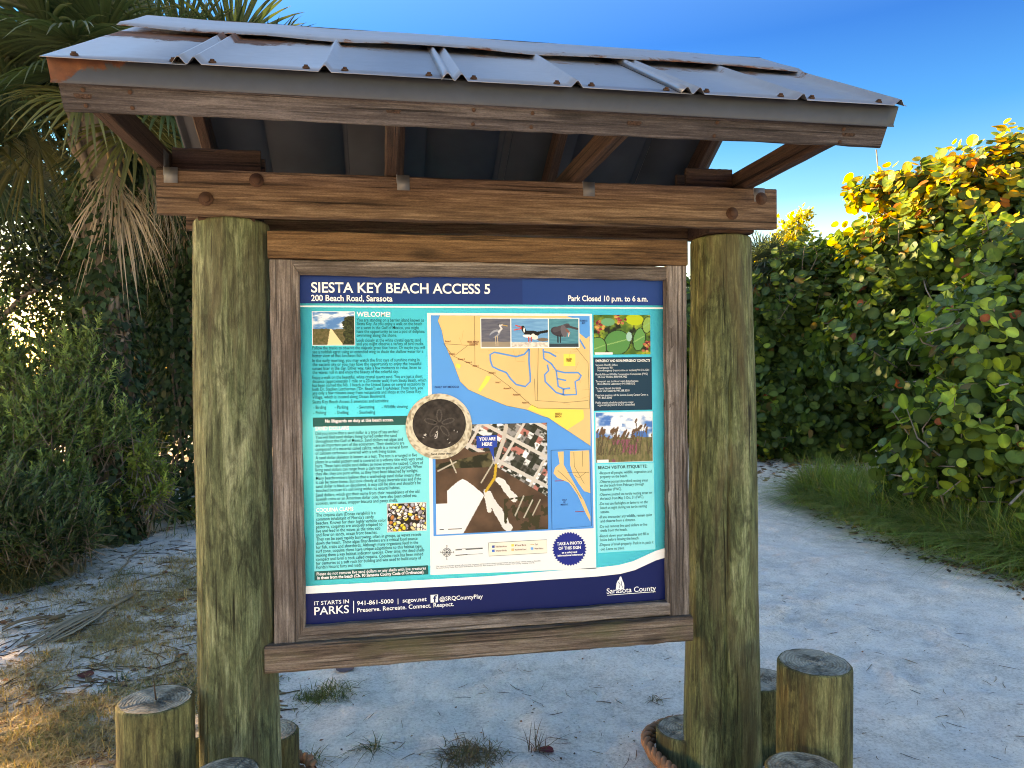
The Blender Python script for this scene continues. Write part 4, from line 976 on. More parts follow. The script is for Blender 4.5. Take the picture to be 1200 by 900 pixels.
# ------------------------------------------------------------------ foliage tools
M['leaf'] = attr_mat('leaf', .5, .42)
M['leaf_gloss'] = attr_mat('sea grape leaf', .52, .40, spec=.25)
M['leaf_obj'] = attr_mat('single sea grape leaf', .42, .40, objcol=True, spec=.25)
M['frond'] = attr_mat('palm frond', .5, .28, spec=.4)
M['dry'] = attr_mat('dry leaf', .8, .2, tcol=(1.1, 1, .8), spec=.2)
M['grass'] = attr_mat('grass blade', .6, .3)
M['bark'] = plain('grey bark', (.16, .13, .105), .9, var=.4, vscale=14, bmp=.6)
M['bark_pale'] = plain('pale bark', (.24, .20, .165), .9, var=.35, vscale=18, bmp=.5)
def frames(d, up):
    """columns (side, blade direction, normal) for many leaves"""
    y = nrm(d); x = nrm(np.cross(y, up)); z = np.cross(x, y)
    return np.stack([x, y, z], -1)
def scatter(tv, tf, pos, R, sc, col, shade=None):
    """stamp a leaf template at many places -> vertices, faces, colours"""
    n = len(pos); k = len(tv)
    V = pos[:, None]+np.einsum('nij,kj->nki', R, tv)*sc[:, None, None]
    F = (tf[None]+(np.arange(n)*k)[:, None, None]).reshape(-1, tf.shape[1])
    Cc = np.repeat(col[:, None], k, 1)
    if shade is not None: Cc = Cc*shade[None, :, None]
    return V.reshape(-1, 3), F, Cc.reshape(-1, 3)
def round_leaf(n=8, veins=False):
    """sea grape blade, base at origin, along +y, unit diameter, cupped"""
    t = np.arange(n)*2*math.pi/n-math.pi/2+math.pi/n
    r = .5*(1-.10*np.exp(-((t+math.pi/2+math.pi) % (2*math.pi)-math.pi)**2/.15))
    v = [(0, .5, -.05)]+[(1.05*a*math.cos(b_), .5+a*math.sin(b_), .10*(abs(math.cos(b_)))**1.5-.04*math.sin(b_)) for a, b_ in zip(r, t)]
    f = [(0, i+1, (i+1) % n+1) for i in range(n)]
    return np.array(v), np.array(f)
def lance_leaf(wd=.32):
    v = np.array([(0, 0, 0), (wd/2, .42, .05), (0, .45, -.03), (-wd/2, .42, .05), (0, 1, -.06)])
    return v, np.array([(0, 1, 2), (0, 2, 3), (2, 1, 4), (3, 2, 4)])
def sliver(wd=.22):
    v = np.array([(-wd/2, 0, 0), (wd/2, 0, 0), (0, 1, 0)]); return v, np.array([(0, 1, 2)])
RL, RLF = round_leaf(9)
# detailed single leaf: rim of 14, pale midrib
_n = 14; _t = np.arange(_n)*2*math.pi/_n-math.pi/2+math.pi/_n
def big_leaf(seed):
    rg = np.random.default_rng(seed); fold = rg.uniform(.06, .2); curl = rg.uniform(-.12, .10)
    V = [(0, 0, 0)]; col = [1.5]
    for i in range(1, 5): y = i/4; V += [(-.012, y, curl*y*y), (.012, y, curl*y*y)]; col += [1.5, 1.5]
    for s in (-1, 1):
        for a in np.linspace(-78, 84, 7):
            a = math.radians(a); y = .5+.5*math.sin(a); x = s*.53*math.cos(a)*(1+.05*rg.normal()); V.append((x, y, curl*y*y+fold*abs(x)+.02*rg.normal())); col.append(.85+.2*rg.random())
    F = []
    mid = lambda s, i: 0 if i == 0 else (1+2*(i-1)+(0 if s < 0 else 1))
    F += [(0, 2, 1)]+[(1+2*i, 2+2*i, 4+2*i, 3+2*i) for i in range(3)]
    for k, s in enumerate((-1, 1)):
        r0 = 9+7*k; seq = [0, 0, 1, 2, 2, 3, 4]
        for i in range(6):
            a, b_ = mid(s, seq[i]), mid(s, seq[i+1]); f = [a, r0+i, r0+i+1]+([b_] if b_ != a else [])
            F.append(tuple(f if s < 0 else f[::-1])[::-1])
        F.append((mid(s, 4), r0+6, mid(s, 4)) if False else ((mid(s, 4), r0+6, 7 if s > 0 else 8)) if False else (mid(s, 3), r0+5, r0+6, mid(s, 4)))
    F = [f for f in F if len(set(f)) == len(f)]
    me = mesh('leaf', V, polys=F, col=np.repeat(np.array(col)[:, None], 3, 1)); me.materials.append(M['leaf_obj']); return me
LEAVES = [big_leaf(i) for i in range(6)]
def pick_dirs(rg, n, zlo=-.5):
    d = nrm(rg.normal(size=(n*3, 3))); d = d[d[:, 2] > zlo][:n]; return d
def lobe_points(rg, lobes, n, lo=.72, hi=1.06, zlo=-.6, keep=.72, rough=.0):
    """points near the outside of a union of ellipsoids, with the outward direction"""
    ar = np.array([(r[0]*r[1]+r[0]*r[2]+r[1]*r[2]) for _, r in lobes]); P_, D_ = [], []
    cs = np.array([c for c, _ in lobes]); rs = np.array([r for _, r in lobes])
    while sum(len(a) for a in P_) < n:
        k = rg.choice(len(lobes), n, p=ar/ar.sum()); d = nrm(rg.normal(size=(n, 3)))
        ang = np.arctan2(d[:, 1], d[:, 0]); f = rg.uniform(lo, hi, n)*(1+rough*(fbm(ang*2.2+k*7.1, d[:, 2]*3+k*3.3, 3)-.5)); p = cs[k]+d*rs[k]*f[:, None]
        q = np.sqrt((((p[:, None]-cs[None])/rs[None])**2).sum(2)); q[np.arange(n), k] = 9
        ok = (q.min(1) > keep) & (d[:, 2] > zlo) & (p[:, 2] > .05); P_.append(p[ok]); D_.append(nrm(d/rs[k])[ok])
    return np.vstack(P_)[:n], np.vstack(D_)[:n]
GREENS = np.array([(.054, .102, .029), (.078, .142, .036), (.105, .180, .043), (.066, .128, .046)])
def sea_grape(label, base, lobes, twigs, seed, leaf=.125, young=.10, gold=None, singles=300, inner=.35, group='sea grape bushes beside the path'):
    rg = np.random.default_rng(seed)
    o = empty('sea_grape_bush', base, label, 'bush', group)
    tip, out = lobe_points(rg, lobes, twigs, zlo=-.9, hi=1.10, rough=.9)
    ax = nrm(out+np.array([0, 0, .35])+rg.normal(0, .35, (twigs, 3)))
    ns = 8; tt = np.linspace(.15, 1, ns); L = rg.uniform(.26, .46, twigs)
    pos, R, sc, col = [], [], [], []
    ph0 = rg.random(twigs)*6.28
    a = nrm(np.cross(ax, np.array([0, .2, 1.]))); b_ = np.cross(ax, a)
    dep = rg.random(twigs)
    for i, t in enumerate(tt):
        ph = ph0+i*2.6+rg.normal(0, .35, twigs)
        rad = a*np.cos(ph)[:, None]+b_*np.sin(ph)[:, None]
        st = tip-ax*((1-t)*L)[:, None]
        bd = nrm(rad*.85+ax*(.15+.55*t)+rg.normal(0, .15, (twigs, 3))+np.array([0, 0, -.12]))
        up = nrm(ax*.9+np.array([0, 0, .30])+out*.9+rg.normal(0, .38, (twigs, 3)))
        size = leaf*rg.uniform(.55, 1.28, twigs)*(1-.30*(t > .95))
        pos.append(st+bd*.02); R.append(frames(bd, up)); sc.append(size)
        c = GREENS[rg.integers(0, 4, twigs)]*rg.uniform(.75, 1.35, (twigs, 1))
        yg = rg.random(twigs) < young*(.4+1.5*t); c[yg] = np.array([(.27, .38, .06)])*rg.uniform(.7, 1.25, (yg.sum(), 1))
        if gold is not None:
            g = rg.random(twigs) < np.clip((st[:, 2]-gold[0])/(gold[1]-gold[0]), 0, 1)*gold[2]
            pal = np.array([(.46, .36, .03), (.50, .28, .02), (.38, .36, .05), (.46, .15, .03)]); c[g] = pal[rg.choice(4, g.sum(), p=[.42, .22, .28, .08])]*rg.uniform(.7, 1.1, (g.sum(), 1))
        rd = rg.random(twigs) < .006; c[rd] = (.30, .08, .03); rd = rg.random(twigs) < .02; c[rd] = np.array((.20, .15, .06))*rg.uniform(.6, 1.2, (rd.sum(), 1))
        col.append(c)
    pos = np.vstack(pos); R = np.vstack(R); sc = np.concatenate(sc); col = np.vstack(col)
    # inner leaves closing the shaded inside
    ni = int(len(pos)*inner)
    if ni:
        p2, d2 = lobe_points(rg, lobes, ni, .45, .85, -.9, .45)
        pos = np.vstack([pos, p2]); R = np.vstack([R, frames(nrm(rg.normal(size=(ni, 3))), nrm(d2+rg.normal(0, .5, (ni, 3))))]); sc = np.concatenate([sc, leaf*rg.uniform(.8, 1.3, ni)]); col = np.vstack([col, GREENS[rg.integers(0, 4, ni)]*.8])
    # the leaves that show largest become objects of their own
    d = pos-CAM; z = d@FW; u = 600+F_PX*(d@RT)/z; v = 450-F_PX*(d@UP)/z
    vis = (u > 885) & (u < 1195) & (v > 5) & (v < 895) & (z > 0)
    facing = np.abs(np.einsum('ni,ni->n', R[:, :, 2], nrm(d)))
    score = np.where(vis, sc/np.maximum(z, .1)*(.3+facing), 0)
    # favour leaves on the side towards the camera
    cs = np.array([c for c, _ in lobes]); rs = np.array([r for _, r in lobes])
    q = np.sqrt((((pos[:, None]-cs[None])/rs[None])**2).sum(2)).min(1)
    k = q.argmin() if False else None
    score = score*np.where(q > .9, 1, .3)
    top = np.argsort(-score)[:singles]; top = top[score[top] > 0]
    rest = np.ones(len(pos), bool); rest[top] = False
    for j in top:
        Mx = Matrix(R[j].tolist()).to_4x4(); Mx = T(*pos[j])@Mx@Matrix.Scale(float(sc[j]), 4)
        lf = link('leaf', LEAVES[int(j) % 6], o, Mx); lf.color = (*[float(x) for x in col[j]], 1)
    V, F, Cc = scatter(RL, RLF, pos[rest], R[rest], sc[rest], col[rest], np.array([1.25]+[.95]*9))
    f = link('foliage', mesh('foliage', V, F, None, Cc), o, None, M['leaf_gloss']); f['kind'] = 'stuff'
    # twigs and limbs
    A = Acc()
    for c, r in lobes:
        for _ in range(3):
            b0 = np.array(base)+np.append(rg.normal(0, .25, 2), -.05); e = np.array(c)+rg.normal(0, .3, 3)*np.array(r)
            mid = (b0+e)/2+rg.normal(0, .22, 3)
            t = np.linspace(0, 1, 9)[:, None]; pts = (1-t)**2*b0+2*t*(1-t)*mid+t*t*e
            A.tube(pts, np.linspace(.045, .016, 9), 6)
    for i in rg.choice(twigs, min(twigs, 420), replace=False):
        e = tip[i]; s0 = e-ax[i]*L[i]*1.0; s1 = s0-out[i]*.45+rg.normal(0, .12, 3)
        A.tube(np.array([s1, s0, e]), [.012, .008, .004], 4, cap=False)
    for i in rg.choice(twigs, 26):                      # bare grey twigs at the surface
        e = tip[i]+out[i]*.03; dd = nrm(rg.normal(size=3)*np.array([1, 1, .5])); 
        A.tube(np.array([e, e+dd*.2+rg.normal(0, .02, 3), e+dd*.42+rg.normal(0, .05, 3)]), [.011, .009, .005], 5)
    link('trunk', A.mesh('trunk', smooth=True, color=False), o, None, M['bark_pale'])
    return o
def leaf_tree(name, label, cat, base, lobes, n, seed, leaf=.10, wd=.32, pal=None, group=None, clump=.16, per=26, trunk_r=.10, up_bias=.5, hang=0., limb=True, mat='leaf', lo=.35, tall=.75):
    """tree or shrub: clumped small leaves on limbs"""
    rg = np.random.default_rng(seed); o = empty(name, base, label, cat, group)
    pal = np.array(pal if pal is not None else [(.028, .055, .018), (.04, .075, .022), (.022, .042, .016)])
    nc = max(1, n//per); cp, cd = lobe_points(rg, lobes, nc, lo, 1.08, -.8, .5, rough=.7)
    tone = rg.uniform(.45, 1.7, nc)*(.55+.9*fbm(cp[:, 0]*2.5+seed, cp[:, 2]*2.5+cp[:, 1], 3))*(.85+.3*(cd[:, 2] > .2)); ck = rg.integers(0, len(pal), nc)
    idx = np.repeat(np.arange(nc), per); m = len(idx)
    pos = cp[idx]+rg.normal(0, clump, (m, 3))*np.array([1, 1, tall])
    dr = nrm(cd[idx]*.6+rg.normal(0, .8, (m, 3))+np.array([0, 0, up_bias-hang])); up = nrm(cd[idx]*.5+np.array([0, 0, .7])+rg.normal(0, .5, (m, 3)))
    col = pal[ck[idx]]*tone[idx][:, None]*rg.uniform(.75, 1.3, (m, 1)); sc = leaf*rg.uniform(.6, 1.3, m)
    tv, tf = lance_leaf(wd)
    V, F, Cc = scatter(tv, tf, pos, frames(dr, up), sc, col)
    c = link('crown', mesh('crown', V, F, None, Cc), o, None, M[mat])
    A = Acc()
    b0 = np.array(base, float)
    cs = np.array([c for c, _ in lobes])
    top = cs[cs[:, 2].argmax()]
    t = np.linspace(0, 1, 10)[:, None]; ctr = np.append(b0[:2]*.5+top[:2]*.5, top[2]*.5)+np.append(rg.normal(0, .15, 2), 0)
    pts = (1-t)**2*(b0+[0, 0, -.1])+2*t*(1-t)*ctr+t*t*top
    A.tube(pts, np.linspace(trunk_r, trunk_r*.3, 10), 9)
    for c_, r_ in lobes:
        s0 = pts[rg.integers(2, 6)]; e = np.array(c_)+rg.normal(0, .25, 3)*np.array(r_); mid = (s0+e)/2+rg.normal(0, .15, 3); pp_ = (1-t)**2*s0+2*t*(1-t)*mid+t*t*e
        A.tube(pp_, np.linspace(trunk_r*.5, trunk_r*.15, 10), 6)
        for i in range(3):
            e2 = np.array(c_)+nrm(rg.normal(size=3))*np.array(r_)*.9; A.tube(np.array([pp_[6], (pp_[6]+e2)/2+rg.normal(0, .08, 3), e2]), [trunk_r*.22, trunk_r*.15, trunk_r*.06], 5)
    link('trunk', A.mesh('trunk', smooth=True, color=False), o, None, M['bark'])
    return o
def sprig_shrub(label, base, lobes, n, seed, leaf, pal, group, L=.26, per=24, twig=.004):
    """shrub of upright leafy sprays, each spray with its own twig"""
    rg = np.random.default_rng(seed); o = empty('feathery_shrub', base, label, 'shrub', group); pal = np.array(pal)
    tip, out = lobe_points(rg, lobes, n, .35, 1.12, -.7, .45, rough=1.0)
    ax = nrm(out*.7+np.array([0, 0, .9])+rg.normal(0, .35, (n, 3))); Ls = L*rg.uniform(.6, 1.4, n)
    tone = pal[rg.integers(0, len(pal), n)]*rg.uniform(.55, 1.5, (n, 1)); a = nrm(np.cross(ax, np.array([0, .3, 1.]))); b_ = np.cross(ax, a); ph0 = rg.random(n)*6.28
    pos, R, sc, col = [], [], [], []
    for i in range(per):
        t = .1+.9*i/(per-1); ph = ph0+i*2.4; rad = a*np.cos(ph)[:, None]+b_*np.sin(ph)[:, None]
        d = nrm(rad*(1.0-.5*t)+ax*(.5+.6*t)+rg.normal(0, .2, (n, 3))); st = tip-ax*((1-t)*Ls)[:, None]
        pos.append(st); R.append(frames(d, nrm(ax+np.array([0, 0, .4])+rg.normal(0, .3, (n, 3))))); sc.append(leaf*rg.uniform(.6, 1.3, n)*(1.15-.45*t)); col.append(tone*rg.uniform(.8, 1.25, (n, 1))*(1+.35*t))
    tv, tf = lance_leaf(.34); V, F, Cc = scatter(tv, tf, np.vstack(pos), np.vstack(R), np.concatenate(sc), np.vstack(col))
    link('crown', mesh('crown', V, F, None, Cc), o, None, M['leaf'])
    A = Acc(); b0 = np.array(base, float)
    for i in range(n):
        A.tube(np.array([tip[i]-ax[i]*Ls[i]*1.3-out[i]*.06, tip[i]-ax[i]*Ls[i]*.6, tip[i]]), [twig, twig*.8, twig*.3], 3, cap=False)
    for c, r in lobes:
        for _ in range(4):
            e = np.array(c)+nrm(rg.normal(size=3))*np.array(r)*.8; m = (b0+e)/2+rg.normal(0, .1, 3); t = np.linspace(0, 1, 8)[:, None]
            A.tube((1-t)**2*(b0+np.append(rg.normal(0, .06, 2), -.04))+2*t*(1-t)*m+t*t*e, np.linspace(.016, .005, 8), 5)
    link('trunk', A.mesh('trunk', smooth=True, color=False), o, None, M['bark'])
    return o
# palms -------------------------------------------------------------
def fan_frond(rg, base, az, el, pet, blade, col, dead=False, nl=44, droop=.5):
    """costapalmate fan leaf: petiole, short costa, many strap segments whose tips hang"""
    A = Acc(); d = np.array([math.sin(az)*math.cos(el), math.cos(az)*math.cos(el), math.sin(el)])
    t = np.linspace(0, 1, 7)[:, None]; sag = np.array([0, 0, -1.])
    pts = base+d*pet*t+sag*(pet*.22*t**2)*(1.6 if dead else 1)
    A.tube(pts, np.linspace(.022, .011, 7), 5, np.array(col)*np.array([1.5, 1.35, .9]))
    hub = pts[-1]; dd = nrm(pts[-1]-pts[-2]); side = nrm(np.cross(dd, [0, 0, 1.])); upn = np.cross(side, dd)
    roll = rg.normal(0, .35); side, upn = side*math.cos(roll)+upn*math.sin(roll), upn*math.cos(roll)-side*math.sin(roll)
    spread = math.radians(85 if dead else 118)
    for i in range(nl):
        f = -1+2*i/(nl-1); a = f*spread+rg.normal(0, .03)
        L = blade*(1-.30*abs(f)**1.6)*rg.uniform(.90, 1.05)
        r0 = hub+dd*.10*blade*(1-abs(f))
        dirn = nrm(dd*math.cos(a)+side*math.sin(a)*.95+upn*(.22*abs(math.sin(a))+rg.normal(0, .03))-np.array([0, 0, 1])*(.55 if dead else .08))
        wn = nrm(np.cross(dirn, upn)); k = 7; s = np.linspace(0, 1, k)[:, None]
        dr = droop*rg.uniform(.6, 1.5)
        c = r0+dirn*L*s+np.array([0, 0, -1.])*(L*.55*dr*np.maximum(0, s-.30)**2)*(2.3 if dead else 1.7)
        if dead: c = c+np.array([rg.normal(0, .09), rg.normal(0, .09), 0])*s**2
        wd = blade*.040*np.array([.35, .9, 1.0, .95, .75, .45, .05])[:, None]*(.55 if dead else 1)
        V = np.concatenate([c-wn*wd*.5+upn*wd*.18, c-upn*wd*.12, c+wn*wd*.5+upn*wd*.18]); n = k
        q = []
        for j in range(k-1): q += [(j, n+j, n+j+1, j+1), (n+j, 2*n+j, 2*n+j+1, n+j+1)]
        cc = np.array(col)*rg.uniform(.75, 1.25); tipc = cc*.6+np.array([.20, .16, .07])*.4
        w_ = np.tile(np.clip((s[:, 0]-.72)/.28, 0, 1)*rg.uniform(.2, 1.0), 3)[:, None]
        A.add(V, None, q, cc*(1-w_)+tipc*w_)
    return A.mesh('frond')
def palm(label, crown, trunk_base, seed, nfr=30, pet=.75, blade=.95, trunk_r=.16, dead=8, col=(.036, .066, .033), low=-.4, yel=.25, azc=None):
    rg = np.random.default_rng(seed); crown = np.array(crown, float)
    o = empty('sabal_palm', trunk_base, label, 'palm tree', 'palms beside the sandy yard')
    A = Acc(); tb = np.array(trunk_base, float); t = np.linspace(0, 1, 14)[:, None]; pts = tb+(crown-tb)*t+np.array([0, 0, -.1])*(1-t)
    A.tube(pts, np.full(14, trunk_r)*(1+.06*rg.normal(size=14)), 14)
    link('trunk', A.mesh('trunk', smooth=True, color=False), o, None, M['bark'])
    B = Acc()                                            # old leaf bases criss-crossing the upper trunk
    H = np.linalg.norm(crown-tb)
    for i in range(70):
        f = rg.uniform(.25, .98); az = i*2.4; p = tb+(crown-tb)*f; dr = np.array([math.sin(az), math.cos(az), 0]); e = p+dr*(trunk_r+.10)+np.array([0, 0, .22])
        B.tube(np.array([p+dr*trunk_r*.8, p+dr*(trunk_r+.05)+[0, 0, .10], e]), [.035, .03, .018], 5)
    link('leaf_bases', B.mesh('leaf_bases', color=False), o, None, M['bark'])['kind'] = 'stuff'
    for i in range(nfr):
        f = i/nfr; az = i*2.39996+rg.normal(0, .15); el = math.radians(80)-(math.radians(80)+abs(low))*f**.85+rg.normal(0, .10)
        c = np.array(col)*rg.uniform(.8, 1.35)
        if f > .6 and rg.random() < yel: c = np.array([.095, .105, .042])*rg.uniform(.8, 1.2)
        b0 = crown+np.array([math.sin(az), math.cos(az), 0])*.10+[0, 0, .18*(1-f)]
        link('frond', fan_frond(rg, b0, az, el, pet*rg.uniform(.8, 1.15), blade*rg.uniform(.85, 1.1), c, droop=.3+.5*f), o, None, M['frond'])
    for i in range(dead):
        az = rg.random()*6.28 if azc is None else azc+rg.normal(0, .8)
        link('dead_frond', fan_frond(rg, crown+[0, 0, -.1], az, math.radians(-45)+rg.normal(0, .25), pet*.75, blade*rg.uniform(.5, .75), np.array([.38, .31, .235])*rg.uniform(.75, 1.15), True, 30, .9), o, None, M['dry'])
    return o
# ------------------------------------------------------------------ right: sea grapes
def lobe(u, v, D, rx, ry, rz): p = P(u, v, D); return ((p[0], p[1], p[2]), (rx, ry, rz))
def foot(u, D): p = gp(u, D); return (p[0], p[1], float(gz(p[0], p[1])))
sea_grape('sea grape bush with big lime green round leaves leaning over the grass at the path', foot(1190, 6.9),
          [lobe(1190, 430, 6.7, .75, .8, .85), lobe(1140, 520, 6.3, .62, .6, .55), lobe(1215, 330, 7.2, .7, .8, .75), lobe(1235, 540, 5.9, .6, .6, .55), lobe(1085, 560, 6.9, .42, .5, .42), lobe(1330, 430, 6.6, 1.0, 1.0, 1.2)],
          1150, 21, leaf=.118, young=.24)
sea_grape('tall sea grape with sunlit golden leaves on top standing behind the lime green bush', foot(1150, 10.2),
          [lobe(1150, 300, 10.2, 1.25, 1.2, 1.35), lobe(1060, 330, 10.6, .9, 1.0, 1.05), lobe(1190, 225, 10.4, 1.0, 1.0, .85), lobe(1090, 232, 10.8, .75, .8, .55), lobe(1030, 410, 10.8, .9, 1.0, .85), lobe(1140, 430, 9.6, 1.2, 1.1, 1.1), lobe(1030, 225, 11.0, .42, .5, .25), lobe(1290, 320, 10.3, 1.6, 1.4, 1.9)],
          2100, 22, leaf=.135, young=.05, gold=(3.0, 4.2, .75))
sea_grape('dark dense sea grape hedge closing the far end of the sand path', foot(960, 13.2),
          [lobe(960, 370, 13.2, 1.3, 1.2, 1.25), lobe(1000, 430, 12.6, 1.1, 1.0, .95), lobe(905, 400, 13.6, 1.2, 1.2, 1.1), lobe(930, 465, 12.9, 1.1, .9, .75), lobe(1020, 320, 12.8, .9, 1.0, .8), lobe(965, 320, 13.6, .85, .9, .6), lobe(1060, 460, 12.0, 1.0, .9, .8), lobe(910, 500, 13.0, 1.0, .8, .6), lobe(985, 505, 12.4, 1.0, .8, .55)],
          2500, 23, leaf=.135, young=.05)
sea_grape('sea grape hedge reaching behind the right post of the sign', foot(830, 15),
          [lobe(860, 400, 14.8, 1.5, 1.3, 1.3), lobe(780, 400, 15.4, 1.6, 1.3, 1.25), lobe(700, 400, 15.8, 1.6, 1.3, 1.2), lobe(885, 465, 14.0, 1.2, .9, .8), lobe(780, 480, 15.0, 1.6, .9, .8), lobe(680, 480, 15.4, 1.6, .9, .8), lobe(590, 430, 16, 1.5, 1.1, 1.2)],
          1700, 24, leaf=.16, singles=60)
# blue-green fan palm and a yellow sprig over the hedge, right of the right post
pc = P(897, 312, 13.4)
o = empty('fan_palm', (pc[0], pc[1], 0.0), 'small blue green spiky fan palm poking over the hedge beside the right post', 'palm tree')
rg = np.random.default_rng(8); A = Acc(); A.tube(np.array([(pc[0], pc[1], -.05), (pc[0], pc[1], pc[2]*.5), pc]), [.14, .12, .12], 9); link('trunk', A.mesh('trunk', color=False), o, None, M['bark'])
for i in range(26):
    az = i*2.4; el = 1.35-2.2*(i/26)
    link('frond', fan_frond(rg, pc, az, el, .30, .62, np.array([.075, .12, .095])*rg.uniform(.8, 1.2) if i < 21 else np.array([.25, .17, .07]), nl=26, droop=.4), o, None, M['frond'])
leaf_tree('flowering_shrub', 'shrub with bright yellow sunlit sprays rising over the far hedge', 'shrub', foot(925, 14.6),
          [lobe(925, 285, 14.6, .35, .35, .45), lobe(905, 320, 14.6, .6, .5, .5), lobe(938, 262, 14.6, .12, .15, .28)], 2600, 31, leaf=.12, wd=.5, pal=[(.50, .42, .02), (.42, .40, .04), (.10, .14, .03)], clump=.08, per=16, trunk_r=.06)
# ------------------------------------------------------------------ left: palms, vine, shrubs, trees behind
pa = P(118, 128, 6.7); palm('nearest tall palm with fronds fanning above the left end of the roof', pa, foot(122, 6.75), 41, 38, .66, .90, azc=math.radians(150), dead=6, yel=.3)
pb = P(-95, 140, 7.2); palm('palm with drooping yellow green fronds at the outer edge of the yard', pb, foot(-80, 7.2), 42, 26, .75, 1.0, dead=5)
pc2 = P(252, 150, 8.2); palm('palm half hidden behind the left roof end with hanging straw fronds', pc2, foot(245, 8.2), 43, 30, .7, .95, dead=9, azc=math.radians(-150))
pd = P(165, 395, 8.4); palm('short young palm with hanging brown fronds among dark undergrowth', pd, foot(168, 8.4), 44, 16, .45, .6, trunk_r=.10, dead=8, azc=math.radians(180))
# vine on the palm trunk
def vine(label, u, D, v0, v1, n, seed, r=.24, wide=.0):
    rg = np.random.default_rng(seed); A = Acc()
    o = empty('climbing_vine', foot(u, D), label, 'vine')
    ft = np.array(foot(u, D)); hi = P(u, v0, D); t = rg.random(n); az = rg.uniform(0, 6.28, n)
    rad = r*(1+.35*(fbm(t*9+seed, az*1.2, 3)-.3))+wide*t; c = ft[None]+(hi-ft)[None]*t[:, None]
    out = np.stack([np.sin(az), np.cos(az), np.zeros(n)], 1); pos = c+out*rad[:, None]+rg.normal(0, .03, (n, 3))
    dr = nrm(out*.5+np.array([0, 0, -.9])+rg.normal(0, .4, (n, 3))); up = nrm(out+np.array([0, 0, .4])+rg.normal(0, .3, (n, 3)))
    tv, tf = lance_leaf(.75); col = np.array([.030, .060, .026])*rg.uniform(.6, 1.6, (n, 1))
    V, F, Cc = scatter(tv, tf, pos, frames(dr, up), .085*rg.uniform(.6, 1.3, n), col)
    link('foliage', mesh('foliage', V, F, None, Cc), o, None, M['leaf'])['kind'] = 'stuff'
    for k in range(5):
        a0 = rg.uniform(0, 6.28); s = np.linspace(0, 1, 30); aa = a0+s*3; A.tube(ft[None]+(hi-ft)[None]*s[:, None]+np.stack([np.sin(aa), np.cos(aa), 0*aa], 1)*.19, .012, 5)
    link('stem', A.mesh('stem', color=False), o, None, M['bark'])
vine('dark green leafy vine wrapping the trunk of the nearest palm', 124, 6.75, 215, 450, 3600, 3)
vine('vine covered column beside the left post of the sign', 222, 8.0, 250, 450, 3600, 4, r=.34)
TREES = 'dark trees closing off the yard'
DK = [(.028, .052, .024), (.04, .07, .03), (.02, .038, .02)]
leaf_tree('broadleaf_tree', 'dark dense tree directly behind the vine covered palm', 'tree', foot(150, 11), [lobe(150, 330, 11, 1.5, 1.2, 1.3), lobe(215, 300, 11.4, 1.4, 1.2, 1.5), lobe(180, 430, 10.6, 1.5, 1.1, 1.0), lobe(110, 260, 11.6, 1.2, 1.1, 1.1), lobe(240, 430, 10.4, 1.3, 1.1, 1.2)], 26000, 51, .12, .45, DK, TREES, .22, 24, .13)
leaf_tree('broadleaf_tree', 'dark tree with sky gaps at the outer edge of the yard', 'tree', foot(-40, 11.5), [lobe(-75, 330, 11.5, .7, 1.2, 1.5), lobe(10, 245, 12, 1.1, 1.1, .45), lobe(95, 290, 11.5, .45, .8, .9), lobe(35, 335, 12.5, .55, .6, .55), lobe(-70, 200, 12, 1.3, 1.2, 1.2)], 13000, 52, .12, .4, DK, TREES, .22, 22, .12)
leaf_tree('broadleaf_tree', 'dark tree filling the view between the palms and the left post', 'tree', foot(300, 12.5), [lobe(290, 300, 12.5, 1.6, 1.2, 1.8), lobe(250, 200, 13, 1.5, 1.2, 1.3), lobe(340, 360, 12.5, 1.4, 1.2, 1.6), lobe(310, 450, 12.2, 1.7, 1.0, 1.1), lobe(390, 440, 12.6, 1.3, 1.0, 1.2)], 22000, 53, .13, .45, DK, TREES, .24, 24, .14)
for k, (u, D, vt) in enumerate(((430, 16.5, 232), (560, 17.5, 250), (660, 18.5, 268), (185, 15.5, 185), (-150, 14, 60), (-270, 12.5, 5), (-390, 12.5, 5))):  # those behind the sign and left of view are added to block low sun
    lbl = ('unseen shade tree added behind the sign next to the dark tree by the left post', 'tallest unseen shade tree added behind the middle of the sign', 'unseen shade tree added behind the sign at the end of the sea grape hedge', 'far tree showing only through gaps of the dark dense tree', 'unseen tall tree added past the outer palm of the yard to block the sun', 'second unseen tall tree added past the outer palm to block the sun', 'third unseen tall tree added past the outer palm to block the sun')[k]
    leaf_tree('broadleaf_tree', lbl, 'tree', foot(u, D), [lobe(u, vt+60, D, 2.0, 1.6, 1.5), lobe(u-45, vt+130, D, 1.7, 1.4, 1.5), lobe(u+45, vt+140, D, 1.7, 1.4, 1.5), lobe(u, vt+210, D, 2.0, 1.5, 1.2), lobe(u+12, 352, D, 1.8, 1.3, 1.3), lobe(u-20, 440, D-.6, 2.2, 1.2, 1.3), lobe(u+50, 460, D-.4, 1.6, 1.0, 1.1)], 15000, 54+k, .20, .5, DK, TREES, .3, 20, .16)
for (us, D, lb, sd_) in (((-420, -340, -260, -190, -120, -40, 40, 110, 180, 250), 12.2, 'low dark thicket under the trees beyond the yard reaching out of view to block the sun', 71), ((330, 410, 490, 570, 640), 14.0, 'unseen low thicket added behind the sign to block the sun', 72)):  # thickets added to stop low sun under the crowns; the second is unseen
    leaf_tree('thicket', lb, 'bush', foot(us[2], D), [lobe(u_, (470 if u_ < 100 else 425)+12*(i_ % 2), D, 1.0, .8, 1.0+.2*(i_ % 3)) for i_, u_ in enumerate(us)]+[lobe(u_+35, 480, D-.4, .9, .7, .8) for u_ in us], 16000, sd_, .13, .5, DK, TREES, .2, 24, .05)
